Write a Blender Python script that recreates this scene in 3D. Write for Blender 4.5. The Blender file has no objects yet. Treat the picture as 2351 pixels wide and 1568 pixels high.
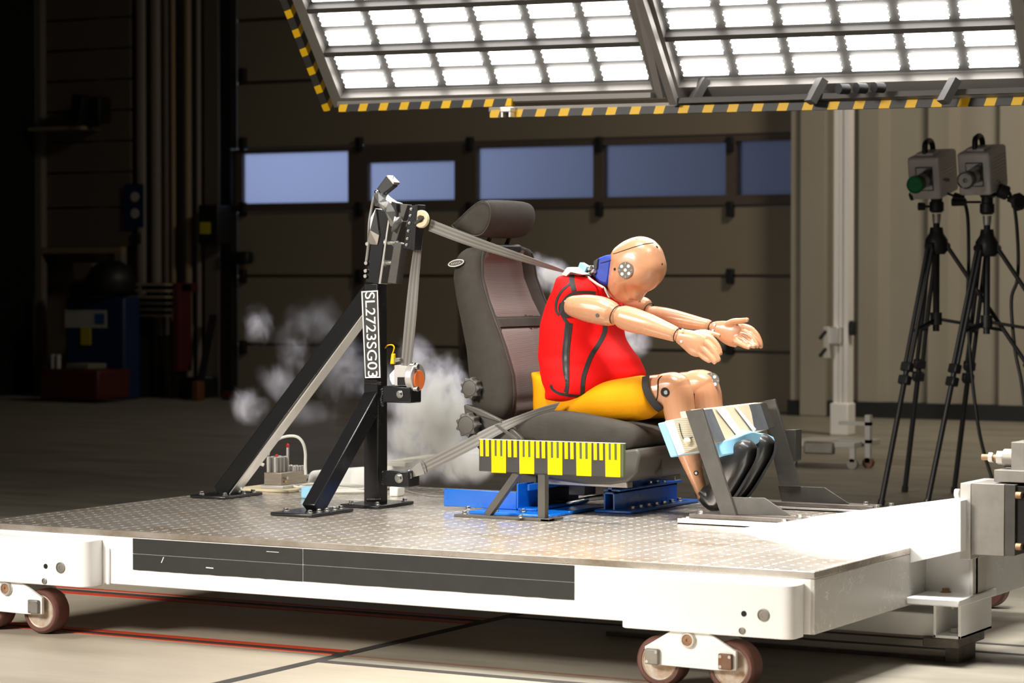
import bpy, bmesh, math, random
import numpy as np
from mathutils import Vector, Matrix, Quaternion
random.seed(7)
V = Vector
S = bpy.context.scene
COL = S.collection

# ------------------------------------------------------------------ camera
F = 5960.0; CX, CY = 1175.5, 784.0          # focal length and centre in pixels of the 2351 x 1568 frame
YAW = math.radians(29.28); PIT = math.atan(150 / F)
fwd = V((-math.sin(YAW) * math.cos(PIT), math.cos(YAW) * math.cos(PIT), -math.sin(PIT)))
rgt = V((math.cos(YAW), math.sin(YAW), 0)); upv = rgt.cross(fwd)
CAM = V((2.565, -6.157, 1.082))
cd = bpy.data.cameras.new('camera'); cam = bpy.data.objects.new('camera', cd); COL.objects.link(cam)
cam.matrix_world = Matrix(((rgt.x, upv.x, -fwd.x, CAM.x), (rgt.y, upv.y, -fwd.y, CAM.y), (rgt.z, upv.z, -fwd.z, CAM.z), (0, 0, 0, 1)))
cd.sensor_width = 36; cd.lens = F / 2351 * 36; cd.clip_end = 100
cd.dof.use_dof = True; cd.dof.focus_distance = 8.0; cd.dof.aperture_fstop = 5.6
S.camera = cam
# ------------------------------------------------------------------ world, exposure, lamps
w = bpy.data.worlds.new('world'); S.world = w; w.use_nodes = True
w.node_tree.nodes['Background'].inputs[0].default_value = (0.9, 0.85, 0.8, 1)
w.node_tree.nodes['Background'].inputs[1].default_value = 0.012
vs = S.view_settings; vs.view_transform = 'Standard'; vs.look = 'None'; vs.gamma = 1; vs.use_curve_mapping = False
vs.exposure = 0.08
S.cycles.max_bounces = 6; S.cycles.volume_bounces = 3
S.cycles.sample_clamp_indirect = 6.0
LED = 8.0                                    # emission of the lamp banks
def area(name, loc, target, sx, sy, power, color=(1, .95, .88), spread=180):
    l = bpy.data.lights.new(name, 'AREA'); l.shape = 'RECTANGLE'; l.size = sx; l.size_y = sy
    l.energy = power; l.color = color; l.spread = math.radians(spread)
    o = bpy.data.objects.new(name, l); COL.objects.link(o); o.location = loc
    o.rotation_euler = (V(target) - V(loc)).to_track_quat('-Z', 'Y').to_euler()
    return o
area('studio_lamp', (-4.2, -6.2, 3.7), (-1.4, .9, .45), 2.2, 1.2, 158, (1, .94, .86), 88)
area('overhead_lamp', (-.5, .2, 4.7), (-.45, .55, .3), 1.6, 1.2, 60, (1, .97, .93), 48)
area('side_lamp', (1.6, .9, 4.2), (-1.1, 1.3, .8), 1.6, 1.2, 14, (1, .97, .93), 90)
area('floor_fill', (-2.2, -5.2, 4.6), (-1.6, -.4, 0), 2.4, 1.0, 14, (1, .94, .85), 80)  # unseen fill light, added to brighten the floor and deck in front
area('wall_fill', (-.5, 8.5, 6.8), (-2.5, 12.8, .8), 1.5, 1.0, 150, (1, .89, .73), 120)  # added fill light out of view, lifts the container wall and door
area('dusk_lamp', (-10.4, 16.2, 2.6), (-10.2, 13.0, 2.0), .8, .8, 82, (.72, .77, 1.0), 180)

# ------------------------------------------------------------------ pixel rays on real planes (used for measuring only)
def ray(x, y): return fwd + rgt * ((x - CX) / F) - upv * ((y - CY) / F)
def UY(x, y, Y): r = ray(x, y); return CAM + r * ((Y - CAM.y) / r.y)
def UX(x, y, X): r = ray(x, y); return CAM + r * ((X - CAM.x) / r.x)
def UZ(x, y, z): r = ray(x, y); return CAM + r * ((z - CAM.z) / r.z)
def UP(x, y, p, n): r = ray(x, y); return CAM + r * ((p - CAM).dot(n) / r.dot(n))
def SC(p): return F / (V(p) - CAM).dot(fwd)

# ------------------------------------------------------------------ materials
M = {}
def mat(name, col, rough=.5, metal=0., var=0., vscale=8., bump=0., bscale=60., spec=.5, coat=0., emit=None, estr=0., stretch=None, col2=None):
    m = bpy.data.materials.new(name); m.use_nodes = True; nt = m.node_tree; N = nt.nodes; L = nt.links
    b = N['Principled BSDF']
    b.inputs['Base Color'].default_value = (*col, 1); b.inputs['Roughness'].default_value = rough
    b.inputs['Metallic'].default_value = metal; b.inputs['Specular IOR Level'].default_value = spec
    b.inputs['Coat Weight'].default_value = coat; b.inputs['Coat Roughness'].default_value = .15
    if var or bump:
        tc = N.new('ShaderNodeTexCoord'); mp = N.new('ShaderNodeMapping'); L.new(tc.outputs['Object'], mp.inputs[0])
        if stretch: mp.inputs['Scale'].default_value = stretch
    if var:
        n = N.new('ShaderNodeTexNoise'); n.inputs['Scale'].default_value = vscale; n.inputs['Detail'].default_value = 6
        n.inputs['Roughness'].default_value = .65
        L.new(mp.outputs[0], n.inputs['Vector'])
        cr = N.new('ShaderNodeValToRGB'); cr.color_ramp.elements[0].position = .3; cr.color_ramp.elements[1].position = .7
        c2 = col2 or tuple(c * (1 - var) for c in col)
        cr.color_ramp.elements[0].color = (*c2, 1); cr.color_ramp.elements[1].color = (*col, 1)
        L.new(n.outputs['Fac'], cr.inputs[0]); L.new(cr.outputs[0], b.inputs['Base Color'])
        mr = N.new('ShaderNodeMapRange'); mr.inputs['To Min'].default_value = rough * 1.15; mr.inputs['To Max'].default_value = rough * .85
        L.new(n.outputs['Fac'], mr.inputs[0]); L.new(mr.outputs[0], b.inputs['Roughness'])
    if bump:
        n2 = N.new('ShaderNodeTexNoise'); n2.inputs['Scale'].default_value = bscale; n2.inputs['Detail'].default_value = 3
        L.new(mp.outputs[0], n2.inputs['Vector'])
        bp = N.new('ShaderNodeBump'); bp.inputs['Strength'].default_value = bump; bp.inputs['Distance'].default_value = .002
        L.new(n2.outputs['Fac'], bp.inputs['Height']); L.new(bp.outputs[0], b.inputs['Normal'])
    if emit:
        b.inputs['Emission Color'].default_value = (*emit, 1); b.inputs['Emission Strength'].default_value = estr
    M[name] = m; return m

mat('white_paint', (.93, .925, .91), .38, var=.03, vscale=5, bump=.08, bscale=40)
mat('black_paint', (.012, .012, .013), .28, var=.3, vscale=12, coat=.3)
mat('black_tape', (.02, .02, .018), .55, var=.35, vscale=14, bump=.1)
mat('black_plastic', (.02, .02, .021), .45, bump=.05)
mat('black_rubber', (.02, .019, .018), .34, coat=.3)
mat('steel', (.55, .53, .5), .35, 1, var=.25, vscale=20)
mat('bolt_steel', (.62, .62, .58), .3, 1, var=.3, vscale=60)
mat('galvanised', (.66, .64, .6), .4, .6, var=.15, vscale=20)
mat('raw_steel', (.085, .079, .070), .5, .3, var=.45, vscale=9, bump=.1)
mat('rust_steel', (.19, .13, .1), .6, .5, var=.5, vscale=30, col2=(.2, .08, .035), bump=.2)
mat('worn_steel', (.16, .145, .13), .5, .5, var=.5, vscale=14, col2=(.10, .075, .058), bump=.15)
mat('faded_line', (.30, .19, .13), .6, var=.3, vscale=10)
mat('rust_hub', (.42, .26, .15), .6, .4, var=.5, vscale=50, col2=(.22, .1, .05), bump=.2)
mat('machined', (.30, .28, .25), .5, .6, var=.25, vscale=10, bump=.08)
mat('blue_paint', (.0, .12, .55), .28, coat=.4, var=.08)
mat('alu', (.78, .76, .73), .38, .75, var=.1, vscale=12, stretch=(1, 1, .05))
mat('column_alu', (.88, .86, .82), .45, .15)
mat('alu_frame', (.20, .187, .172), .5, .4)
mat('led_board', (.10, .096, .09), .6)
mat('dark_frame', (.05, .045, .04), .55)
mat('seat_fabric', (.055, .049, .040), .85, var=.15, vscale=30, bump=.5, bscale=700, spec=.25)
mat('seat_plastic', (.055, .050, .042), .5, bump=.15, bscale=400)
mat('knob_plastic', (.075, .068, .058), .5, bump=.1, bscale=300)
mat('skin', (.56, .275, .148), .27, var=.1, vscale=6, coat=.3, bump=.04, bscale=200)
mat('vest', (.78, .008, .008), .65, var=.06, vscale=5, bump=.25, bscale=500, spec=.12)
mat('piping', (.022, .02, .018), .75, bump=.4, bscale=500)
mat('shorts', (.80, .33, .0), .75, var=.06, vscale=6, bump=.4, bscale=500, spec=.2)
mat('blue_rubber', (.012, .05, .42), .5, var=.15, bump=.1)
mat('pale_blue', (.30, .62, .85), .6, var=.06, bump=.1)
mat('white_foam', (.85, .85, .83), .8)
mat('cream_foam', (.72, .62, .42), .75, var=.1, vscale=12)
mat('silver_tape', (.28, .30, .33), .38, .6, var=.35, vscale=10, bump=.3, bscale=25)
mat('brass', (.75, .5, .2), .35, 1)
mat('dark_hole', (.006, .005, .005), .8)
mat('hole_metal', (.35, .3, .24), .35, 1, var=.4, vscale=200)
mat('yellow', (.85, .53, .0), .6, var=.03, spec=.15)
mat('yellow_plug', (.9, .55, .0), .4)
mat('black_board', (.035, .032, .03), .6, var=.2)
mat('olive', (.07, .09, .03), .6)
mat('white_print', (.85, .84, .8), .5)
mat('target_grey', (.13, .12, .10), .6)
mat('white_cable', (.78, .77, .70), .45)
mat('grey_cable', (.25, .24, .22), .45)
mat('light_grey', (.6, .58, .53), .5, var=.1)
mat('box_metal', (.42, .36, .29), .4, .7, var=.25, vscale=12, stretch=(1, 1, 8))
mat('red_plastic', (.7, .02, .02), .35)
mat('orange', (.8, .18, .04), .5)
mat('dull_orange', (.12, .04, .015), .6)
mat('tyre', (.16, .065, .05), .5, var=.25, vscale=25, bump=.15, bscale=90)
mat('rim', (.62, .57, .5), .5, .3, var=.35, vscale=30, col2=(.4, .24, .13))
mat('camera_body', (.82, .78, .80), .5)
mat('lens_green', (.0, .22, .06), .35, spec=.2)
mat('lens_dark', (.03, .028, .02), .12, coat=1)
mat('red_line', (.62, .06, .02), .5, var=.2, vscale=20)
mat('groove', (.045, .04, .035), .7, var=.3)
mat('door_skin', (.235, .20, .145), .6, var=.04, bump=.05, bscale=20)
mat('door_frame', (.09, .068, .052), .6)
mat('container', (.35, .322, .26), .55, var=.12, vscale=1.2, col2=(.30, .268, .21), stretch=(1, 1, .4))
mat('siding', (.13, .105, .085), .6, var=.06)
mat('pipe_grey', (.20, .17, .14), .45)
mat('pipe_tan', (.27, .20, .12), .45)
mat('cabinet_black', (.006, .006, .006), .5)
mat('bin_blue', (.008, .022, .08), .5)
mat('bin_blue_light', (.02, .09, .25), .45)
mat('paper', (.45, .44, .42), .7)
mat('note_yellow', (.5, .42, .02), .6)
mat('toolbox_red', (.07, .008, .007), .5)
mat('paper_tan', (.28, .22, .15), .7)
mat('wall_paint', (.20, .165, .125), .7, var=.05)
mat('ceil', (.2, .19, .18), .8)

def node_mat(name):
    m = bpy.data.materials.new(name); m.use_nodes = True; M[name] = m
    return m, m.node_tree.nodes, m.node_tree.links
def mth(N, L, op, a, b=None, c=None):
    n = N.new('ShaderNodeMath'); n.operation = op
    for i, x in enumerate((a, b, c)):
        if x is None: continue
        if isinstance(x, (int, float)): n.inputs[i].default_value = x
        else: L.new(x, n.inputs[i])
    return n.outputs[0]

# perforated deck plate: threaded holes in a regular raster, brushed and smeared metal
m, N, L = node_mat('deck_metal'); b = N['Principled BSDF']
tc = N.new('ShaderNodeTexCoord'); sp = N.new('ShaderNodeSeparateXYZ'); L.new(tc.outputs['Object'], sp.inputs[0])
def cell(o, p, off=0.):
    a = mth(N, L, 'ADD', o, 50 * p + off); a = mth(N, L, 'DIVIDE', a, p); a = mth(N, L, 'FRACT', a)
    a = mth(N, L, 'SUBTRACT', a, .5); return mth(N, L, 'MULTIPLY', a, p)
def dots(px, py, ox=0., oy=0.):
    cx = cell(sp.outputs[0], px, ox); cy = cell(sp.outputs[1], py, oy)
    return mth(N, L, 'SQRT', mth(N, L, 'ADD', mth(N, L, 'MULTIPLY', cx, cx), mth(N, L, 'MULTIPLY', cy, cy)))
d = mth(N, L, 'MINIMUM', dots(.05, .05), mth(N, L, 'ADD', dots(.15, .025, .0, .0), .0022))
hole = N.new('ShaderNodeMapRange'); hole.inputs['From Min'].default_value = .0050; hole.inputs['From Max'].default_value = .0060
hole.clamp = True; L.new(d, hole.inputs[0])
nz = N.new('ShaderNodeTexNoise'); nz.inputs['Scale'].default_value = 5; nz.inputs['Detail'].default_value = 7; nz.inputs['Roughness'].default_value = .7
mp = N.new('ShaderNodeMapping'); mp.inputs['Scale'].default_value = (.6, 1.6, 1); mp.inputs['Rotation'].default_value = (0, 0, .5); L.new(tc.outputs['Object'], mp.inputs[0]); L.new(mp.outputs[0], nz.inputs['Vector'])
cr = N.new('ShaderNodeValToRGB'); e = cr.color_ramp.elements; e[0].position = .32; e[0].color = (.27, .215, .155, 1); e[1].position = .66; e[1].color = (.72, .675, .61, 1)
L.new(nz.outputs['Fac'], cr.inputs[0])
mx = N.new('ShaderNodeMix'); mx.data_type = 'RGBA'; L.new(hole.outputs[0], mx.inputs['Factor']); mx.inputs['A'].default_value = (1.0, .93, .78, 1); L.new(cr.outputs[0], mx.inputs['B'])  # glints on the hole rims painted in as a pale colour
core = mth(N, L, 'LESS_THAN', d, .0024); mc = N.new('ShaderNodeMix'); mc.data_type = 'RGBA'; L.new(core, mc.inputs['Factor']); L.new(mx.outputs['Result'], mc.inputs['A']); mc.inputs['B'].default_value = (.05, .04, .03, 1)
L.new(mc.outputs['Result'], b.inputs['Base Color']); L.new(mth(N, L, 'MULTIPLY', hole.outputs[0], .65), b.inputs['Metallic'])
rr = N.new('ShaderNodeMapRange'); rr.inputs['To Min'].default_value = .36; rr.inputs['To Max'].default_value = .17; rr.inputs['From Min'].default_value = .3; rr.inputs['From Max'].default_value = .7
L.new(nz.outputs['Fac'], rr.inputs[0]); L.new(rr.outputs[0], b.inputs['Roughness'])
n2 = N.new('ShaderNodeTexNoise'); n2.inputs['Scale'].default_value = 30; mp2 = N.new('ShaderNodeMapping'); mp2.inputs['Scale'].default_value = (1, 14, 1); L.new(tc.outputs['Object'], mp2.inputs[0]); L.new(mp2.outputs[0], n2.inputs['Vector'])
hh = mth(N, L, 'ADD', mth(N, L, 'MULTIPLY', hole.outputs[0], .12), mth(N, L, 'MULTIPLY', n2.outputs['Fac'], .022))
bp = N.new('ShaderNodeBump'); bp.inputs['Strength'].default_value = .8; bp.inputs['Distance'].default_value = .002; L.new(hh, bp.inputs['Height']); L.new(bp.outputs[0], b.inputs['Normal'])

# floor: tan coated concrete left of the joint, greyer steel covered field right of it
m, N, L = node_mat('floor_mat'); b = N['Principled BSDF']
tc = N.new('ShaderNodeTexCoord'); sp = N.new('ShaderNodeSeparateXYZ'); L.new(tc.outputs['Object'], sp.inputs[0])
mp = N.new('ShaderNodeMapping'); mp.inputs['Scale'].default_value = (.5, 2.2, 1); L.new(tc.outputs['Object'], mp.inputs[0])
nz = N.new('ShaderNodeTexNoise'); nz.inputs['Scale'].default_value = 2.2; nz.inputs['Detail'].default_value = 8; nz.inputs['Roughness'].default_value = .65; L.new(mp.outputs[0], nz.inputs['Vector'])
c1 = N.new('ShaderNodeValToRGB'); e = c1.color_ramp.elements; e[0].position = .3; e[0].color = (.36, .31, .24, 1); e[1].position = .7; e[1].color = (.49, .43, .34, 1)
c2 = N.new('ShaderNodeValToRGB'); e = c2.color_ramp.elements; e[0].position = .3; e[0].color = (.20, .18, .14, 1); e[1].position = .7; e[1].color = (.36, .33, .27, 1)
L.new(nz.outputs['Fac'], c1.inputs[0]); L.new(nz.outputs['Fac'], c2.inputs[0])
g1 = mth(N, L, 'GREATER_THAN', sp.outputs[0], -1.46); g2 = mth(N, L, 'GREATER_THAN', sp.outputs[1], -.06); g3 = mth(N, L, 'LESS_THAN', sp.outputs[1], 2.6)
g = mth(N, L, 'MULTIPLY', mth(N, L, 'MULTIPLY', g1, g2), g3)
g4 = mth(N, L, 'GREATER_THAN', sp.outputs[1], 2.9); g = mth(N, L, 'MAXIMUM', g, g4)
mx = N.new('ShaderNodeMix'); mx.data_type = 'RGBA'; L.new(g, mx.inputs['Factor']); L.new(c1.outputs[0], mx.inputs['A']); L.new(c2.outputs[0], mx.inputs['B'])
L.new(mx.outputs['Result'], b.inputs['Base Color']); b.inputs['Roughness'].default_value = .42
n3 = N.new('ShaderNodeTexNoise'); n3.inputs['Scale'].default_value = 90; L.new(tc.outputs['Object'], n3.inputs['Vector'])
bp = N.new('ShaderNodeBump'); bp.inputs['Strength'].default_value = .15; bp.inputs['Distance'].default_value = .002; L.new(n3.outputs['Fac'], bp.inputs['Height']); L.new(bp.outputs[0], b.inputs['Normal'])

# white/grey-pink ribbed seat insert
m, N, L = node_mat('seat_insert'); b = N['Principled BSDF']
tc = N.new('ShaderNodeTexCoord'); wv = N.new('ShaderNodeTexWave'); wv.bands_direction = 'Z'; wv.inputs['Scale'].default_value = 95; wv.inputs['Distortion'].default_value = .4
L.new(tc.outputs['Object'], wv.inputs['Vector'])
cr = N.new('ShaderNodeValToRGB'); e = cr.color_ramp.elements; e[0].color = (.15, .122, .11, 1); e[1].color = (.23, .19, .172, 1); L.new(wv.outputs['Fac'], cr.inputs[0]); L.new(cr.outputs[0], b.inputs['Base Color'])
b.inputs['Roughness'].default_value = .8; bp = N.new('ShaderNodeBump'); bp.inputs['Strength'].default_value = .4; bp.inputs['Distance'].default_value = .002; L.new(wv.outputs['Fac'], bp.inputs['Height']); L.new(bp.outputs[0], b.inputs['Normal'])

# webbing with lengthwise stripes (generated by V coordinate of UV)
m, N, L = node_mat('webbing'); b = N['Principled BSDF']
uv = N.new('ShaderNodeUVMap'); sp = N.new('ShaderNodeSeparateXYZ'); L.new(uv.outputs[0], sp.inputs[0])
sn = mth(N, L, 'SINE', mth(N, L, 'MULTIPLY', sp.outputs[1], 18.85)); mr = N.new('ShaderNodeMapRange'); mr.inputs['From Min'].default_value = -1; L.new(sn, mr.inputs[0])
cr = N.new('ShaderNodeValToRGB'); e = cr.color_ramp.elements; e[0].color = (.11, .10, .087, 1); e[1].color = (.19, .178, .158, 1); L.new(mr.outputs[0], cr.inputs[0]); L.new(cr.outputs[0], b.inputs['Base Color'])
b.inputs['Roughness'].default_value = .55

# hazard tape, diagonal stripes along UV u
m, N, L = node_mat('hazard'); b = N['Principled BSDF']
uv = N.new('ShaderNodeUVMap'); sp = N.new('ShaderNodeSeparateXYZ'); L.new(uv.outputs[0], sp.inputs[0])
f = mth(N, L, 'FRACT', mth(N, L, 'ADD', mth(N, L, 'DIVIDE', mth(N, L, 'ADD', sp.outputs[0], mth(N, L, 'MULTIPLY', sp.outputs[1], -.35)), .1), 10.0))
g = mth(N, L, 'GREATER_THAN', f, .40)
mx = N.new('ShaderNodeMix'); mx.data_type = 'RGBA'; L.new(g, mx.inputs['Factor']); mx.inputs['A'].default_value = (.85, .5, .0, 1); mx.inputs['B'].default_value = (.03, .03, .03, 1)
L.new(mx.outputs['Result'], b.inputs['Base Color']); b.inputs['Roughness'].default_value = .5

mat('led', (1, 1, 1), .5, emit=(1, .985, .965), estr=LED)
# corrugated honeycomb layer
m, N, L = node_mat('honeycomb'); b = N['Principled BSDF']
tc = N.new('ShaderNodeTexCoord'); wv = N.new('ShaderNodeTexWave'); wv.bands_direction = 'Z'; wv.inputs['Scale'].default_value = 55; L.new(tc.outputs['Object'], wv.inputs['Vector'])
cr = N.new('ShaderNodeValToRGB'); e = cr.color_ramp.elements; e[0].color = (.30, .26, .18, 1); e[1].color = (.56, .50, .38, 1); L.new(wv.outputs['Fac'], cr.inputs[0]); L.new(cr.outputs[0], b.inputs['Base Color'])
m, N, L = node_mat('scratched_paint'); b = N['Principled BSDF']
tc = N.new('ShaderNodeTexCoord'); nz = N.new('ShaderNodeTexNoise'); nz.inputs['Scale'].default_value = 13; nz.inputs['Detail'].default_value = 5; nz.inputs['Distortion'].default_value = 2.0; L.new(tc.outputs['Object'], nz.inputs['Vector'])
nm = N.new('ShaderNodeTexNoise'); nm.inputs['Scale'].default_value = 4; L.new(tc.outputs['Object'], nm.inputs['Vector'])
ln = mth(N, L, 'LESS_THAN', mth(N, L, 'ABSOLUTE', mth(N, L, 'SUBTRACT', nz.outputs['Fac'], .5)), .005); ln = mth(N, L, 'MULTIPLY', ln, mth(N, L, 'GREATER_THAN', nm.outputs['Fac'], .52))
mx = N.new('ShaderNodeMix'); mx.data_type = 'RGBA'; L.new(ln, mx.inputs['Factor']); mx.inputs['A'].default_value = (.60, .585, .55, 1); mx.inputs['B'].default_value = (.93, .92, .88, 1)
L.new(mx.outputs['Result'], b.inputs['Base Color']); b.inputs['Roughness'].default_value = .3
# window pane, frosted and back lit by the lamp outside
m, N, L = node_mat('pane'); b = N['Principled BSDF']
tr = N.new('ShaderNodeBsdfTranslucent'); tr.inputs[0].default_value = (.72, .78, .90, 1)
gl = N.new('ShaderNodeBsdfGlossy'); gl.inputs['Roughness'].default_value = .2
ms = N.new('ShaderNodeMixShader'); ms.inputs[0].default_value = .06; L.new(tr.outputs[0], ms.inputs[1]); L.new(gl.outputs[0], ms.inputs[2]); L.new(ms.outputs[0], N['Material Output'].inputs['Surface'])

# ------------------------------------------------------------------ mesh helpers
W = {}                                        # world place of each object's origin
def tag(o, label=None, cat=None, group=None, kind=None):
    if label: o['label'] = label
    if cat: o['category'] = cat
    if group: o['group'] = group
    if kind: o['kind'] = kind
    return o
def root(name, loc, label, cat, group=None):
    o = bpy.data.objects.new(name, None); COL.objects.link(o); o.location = loc; W[o] = V(loc); o.empty_display_size = .1
    return tag(o, label, cat, group)

class MB:
    def __init__(s): s.v = []; s.f = []; s.uv = None
    def add(s, vs_, fs):
        k = len(s.v); s.v += [V(p) for p in vs_]; s.f += [[i + k for i in f] for f in fs]; return s
    def box(s, a, b):
        (x0, y0, z0), (x1, y1, z1) = a, b
        return s.hexa([(x0, y0, z0), (x1, y0, z0), (x1, y1, z0), (x0, y1, z0)], [(x0, y0, z1), (x1, y0, z1), (x1, y1, z1), (x0, y1, z1)])
    def hexa(s, lo, hi):
        return s.add(list(lo) + list(hi), [(3, 2, 1, 0), (4, 5, 6, 7), (0, 1, 5, 4), (1, 2, 6, 5), (2, 3, 7, 6), (3, 0, 4, 7)])
    def bar(s, p, q, a, b, up=(0, 0, 1)):     # rectangular bar from p to q, a wide (sideways), b high
        p = V(p); q = V(q); t = (q - p).normalized(); u = V(up); sd = t.cross(u).normalized(); u = sd.cross(t).normalized()
        r = lambda c: [c - sd * a / 2 - u * b / 2, c + sd * a / 2 - u * b / 2, c + sd * a / 2 + u * b / 2, c - sd * a / 2 + u * b / 2]
        return s.loft([r(p), r(q)])
    def loft(s, rings, cap=True, closed=True):
        k = len(s.v); n = len(rings[0])
        for r in rings: s.v += [V(p) for p in r]
        for i in range(len(rings) - 1):
            for j in range(n if closed else n - 1):
                a = k + i * n + j; b_ = k + i * n + (j + 1) % n; s.f.append([a, b_, b_ + n, a + n])
        if cap and closed:
            s.f.append([k + j for j in range(n)][::-1]); s.f.append([k + (len(rings) - 1) * n + j for j in range(n)])
        return s
    def prism(s, pts, off):                   # polygon pts (world), swept by vector off
        o = V(off); return s.loft([[V(p) for p in pts], [V(p) + o for p in pts]])
    def cyl(s, p, q, r, n=20, r2=None):
        p = V(p); q = V(q); t = (q - p).normalized(); a = t.orthogonal().normalized(); b_ = t.cross(a)
        c = [(math.cos(6.28318 * i / n), math.sin(6.28318 * i / n)) for i in range(n)]; r2 = r if r2 is None else r2
        return s.loft([[p + a * (x * r) + b_ * (y * r) for x, y in c], [q + a * (x * r2) + b_ * (y * r2) for x, y in c]])
    def lathe(s, p, ax, prof, n=32):          # prof: (distance along ax, radius)
        p = V(p); t = V(ax).normalized(); a = t.orthogonal().normalized(); b_ = t.cross(a)
        return s.loft([[p + t * h + a * (math.cos(6.28318 * i / n) * r) + b_ * (math.sin(6.28318 * i / n) * r) for i in range(n)] for h, r in prof])
    def tube(s, pts, r, n=10, smooth=0):
        pts = [V(p) for p in pts]
        if smooth: pts = catmull(pts, smooth)
        t0 = (pts[1] - pts[0]).normalized(); a = t0.orthogonal().normalized(); rings = []
        for i, p in enumerate(pts):
            t = (pts[min(i + 1, len(pts) - 1)] - pts[max(i - 1, 0)]).normalized()
            a = (a - t * a.dot(t)).normalized(); b_ = t.cross(a)
            rr_ = r[i] if isinstance(r, list) else r
            rings.append([p + a * (math.cos(6.28318 * j / n) * rr_) + b_ * (math.sin(6.28318 * j / n) * rr_) for j in range(n)])
        return s.loft(rings)
    def ribbon(s, A, B, th, n=6):             # flat strap between edge lines A and B
        A = catmull([V(p) for p in A], n); B = catmull([V(p) for p in B], n); rings = []
        for i in range(len(A)):
            t = (A[min(i + 1, len(A) - 1)] - A[max(i - 1, 0)]); nn = t.cross(B[i] - A[i]).normalized() * th / 2
            rings.append([A[i] - nn, B[i] - nn, B[i] + nn, A[i] + nn])
        s.uv = ('ribbon', 4)
        return s.loft(rings)
    def build(s, name, material, parent=None, smooth=30, bevel=0, seg=2, at=None, label=None, mods=None):
        base = W[parent] if parent else V((0, 0, 0)); o0 = V(at) if at is not None else base
        me = bpy.data.meshes.new(name); me.from_pydata([tuple(p - o0) for p in s.v], [], s.f); me.validate()
        bm = bmesh.new(); bm.from_mesh(me); bmesh.ops.recalc_face_normals(bm, faces=bm.faces)
        bm.to_mesh(me); bm.free()
        if s.uv and s.uv[0] == 'ribbon':
            ul = me.uv_layers.new(name='UVMap'); nv = s.uv[1]
            for l in me.loops:
                j = l.vertex_index % nv; ul.data[l.index].uv = (l.vertex_index // nv * .02, 0 if j in (0, 3) else 1)
        if s.uv and s.uv[0] == 'axis':
            ul = me.uv_layers.new(name='UVMap'); p0, t, u = s.uv[1:]
            for l in me.loops:
                q = me.vertices[l.vertex_index].co + o0 - p0; ul.data[l.index].uv = (q.dot(t), q.dot(u))
        if smooth:
            for p in me.polygons: p.use_smooth = True
            me.set_sharp_from_angle(angle=math.radians(smooth))
        me.materials.append(M[material] if isinstance(material, str) else material)
        o = bpy.data.objects.new(name, me); COL.objects.link(o)
        if parent: o.parent = parent; o.location = o0 - base
        else: o.location = o0
        W[o] = o0
        if bevel:
            md = o.modifiers.new('bevel', 'BEVEL'); md.width = bevel; md.segments = seg; md.limit_method = 'ANGLE'; md.angle_limit = math.radians(40)
            for p in me.polygons: p.use_smooth = True
        for k, kw in (mods or []):
            md = o.modifiers.new(k.lower(), k)
            for a, b_ in kw.items(): setattr(md, a, b_)
        if label: o['label'] = label
        return o
def catmull(P, n):
    out = []
    for i in range(len(P) - 1):
        p0 = P[max(i - 1, 0)]; p1 = P[i]; p2 = P[i + 1]; p3 = P[min(i + 2, len(P) - 1)]
        for k in range(n):
            t = k / n; out.append(.5 * ((2 * p1) + (p2 - p0) * t + (2 * p0 - 5 * p1 + 4 * p2 - p3) * t * t + (3 * p1 - p0 - 3 * p2 + p3) * t ** 3))
    out.append(P[-1]); return out
def lerp(a, b, t): return a + (b - a) * t
def interp(tab, t):                            # rows (t, values...)
    for i in range(len(tab) - 1):
        if t <= tab[i + 1][0]:
            k = (t - tab[i][0]) / (tab[i + 1][0] - tab[i][0]); k = max(0, k)
            return [lerp(a, b_, k) for a, b_ in zip(tab[i][1:], tab[i + 1][1:])]
    return list(tab[-1][1:])
def inst(src, parent, loc, rot=None, scale=None, name=None):
    o = src.copy(); COL.objects.link(o)
    if name: o.name = name
    o.parent = parent; o.location = V(loc) - (W[parent] if parent else V((0, 0, 0))); W[o] = V(loc)
    if rot is not None: o.rotation_mode = 'QUATERNION'; o.rotation_quaternion = rot
    if scale is not None: o.scale = scale
    return o
BOLT = {}
def bolt(parent, p, ax=(0, 0, 1), r=.009, material='bolt_steel', h=.008, name='bolt'):
    key = (round(r, 4), round(h, 4), material); q = V((0, 0, 1)).rotation_difference(V(ax))
    if key not in BOLT:
        b_ = MB(); b_.cyl((0, 0, 0), (0, 0, .002), r * 1.45, 20); b_.cyl((0, 0, .002), (0, 0, .002 + h), r, 6)
        me_o = b_.build(name, material, None, smooth=25, bevel=.0008, at=(0, 0, 0)); BOLT[key] = me_o.data
        o = me_o
    else:
        o = bpy.data.objects.new(name, BOLT[key]); COL.objects.link(o)
        md = o.modifiers.new('bevel', 'BEVEL'); md.width = .0008; md.segments = 2; md.limit_method = 'ANGLE'
    o.parent = parent; o.location = V(p) - W[parent]; o.rotation_mode = 'QUATERNION'; o.rotation_quaternion = q; W[o] = V(p)
    return o
def struct(o, label=None): o['kind'] = 'structure'; return o

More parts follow.
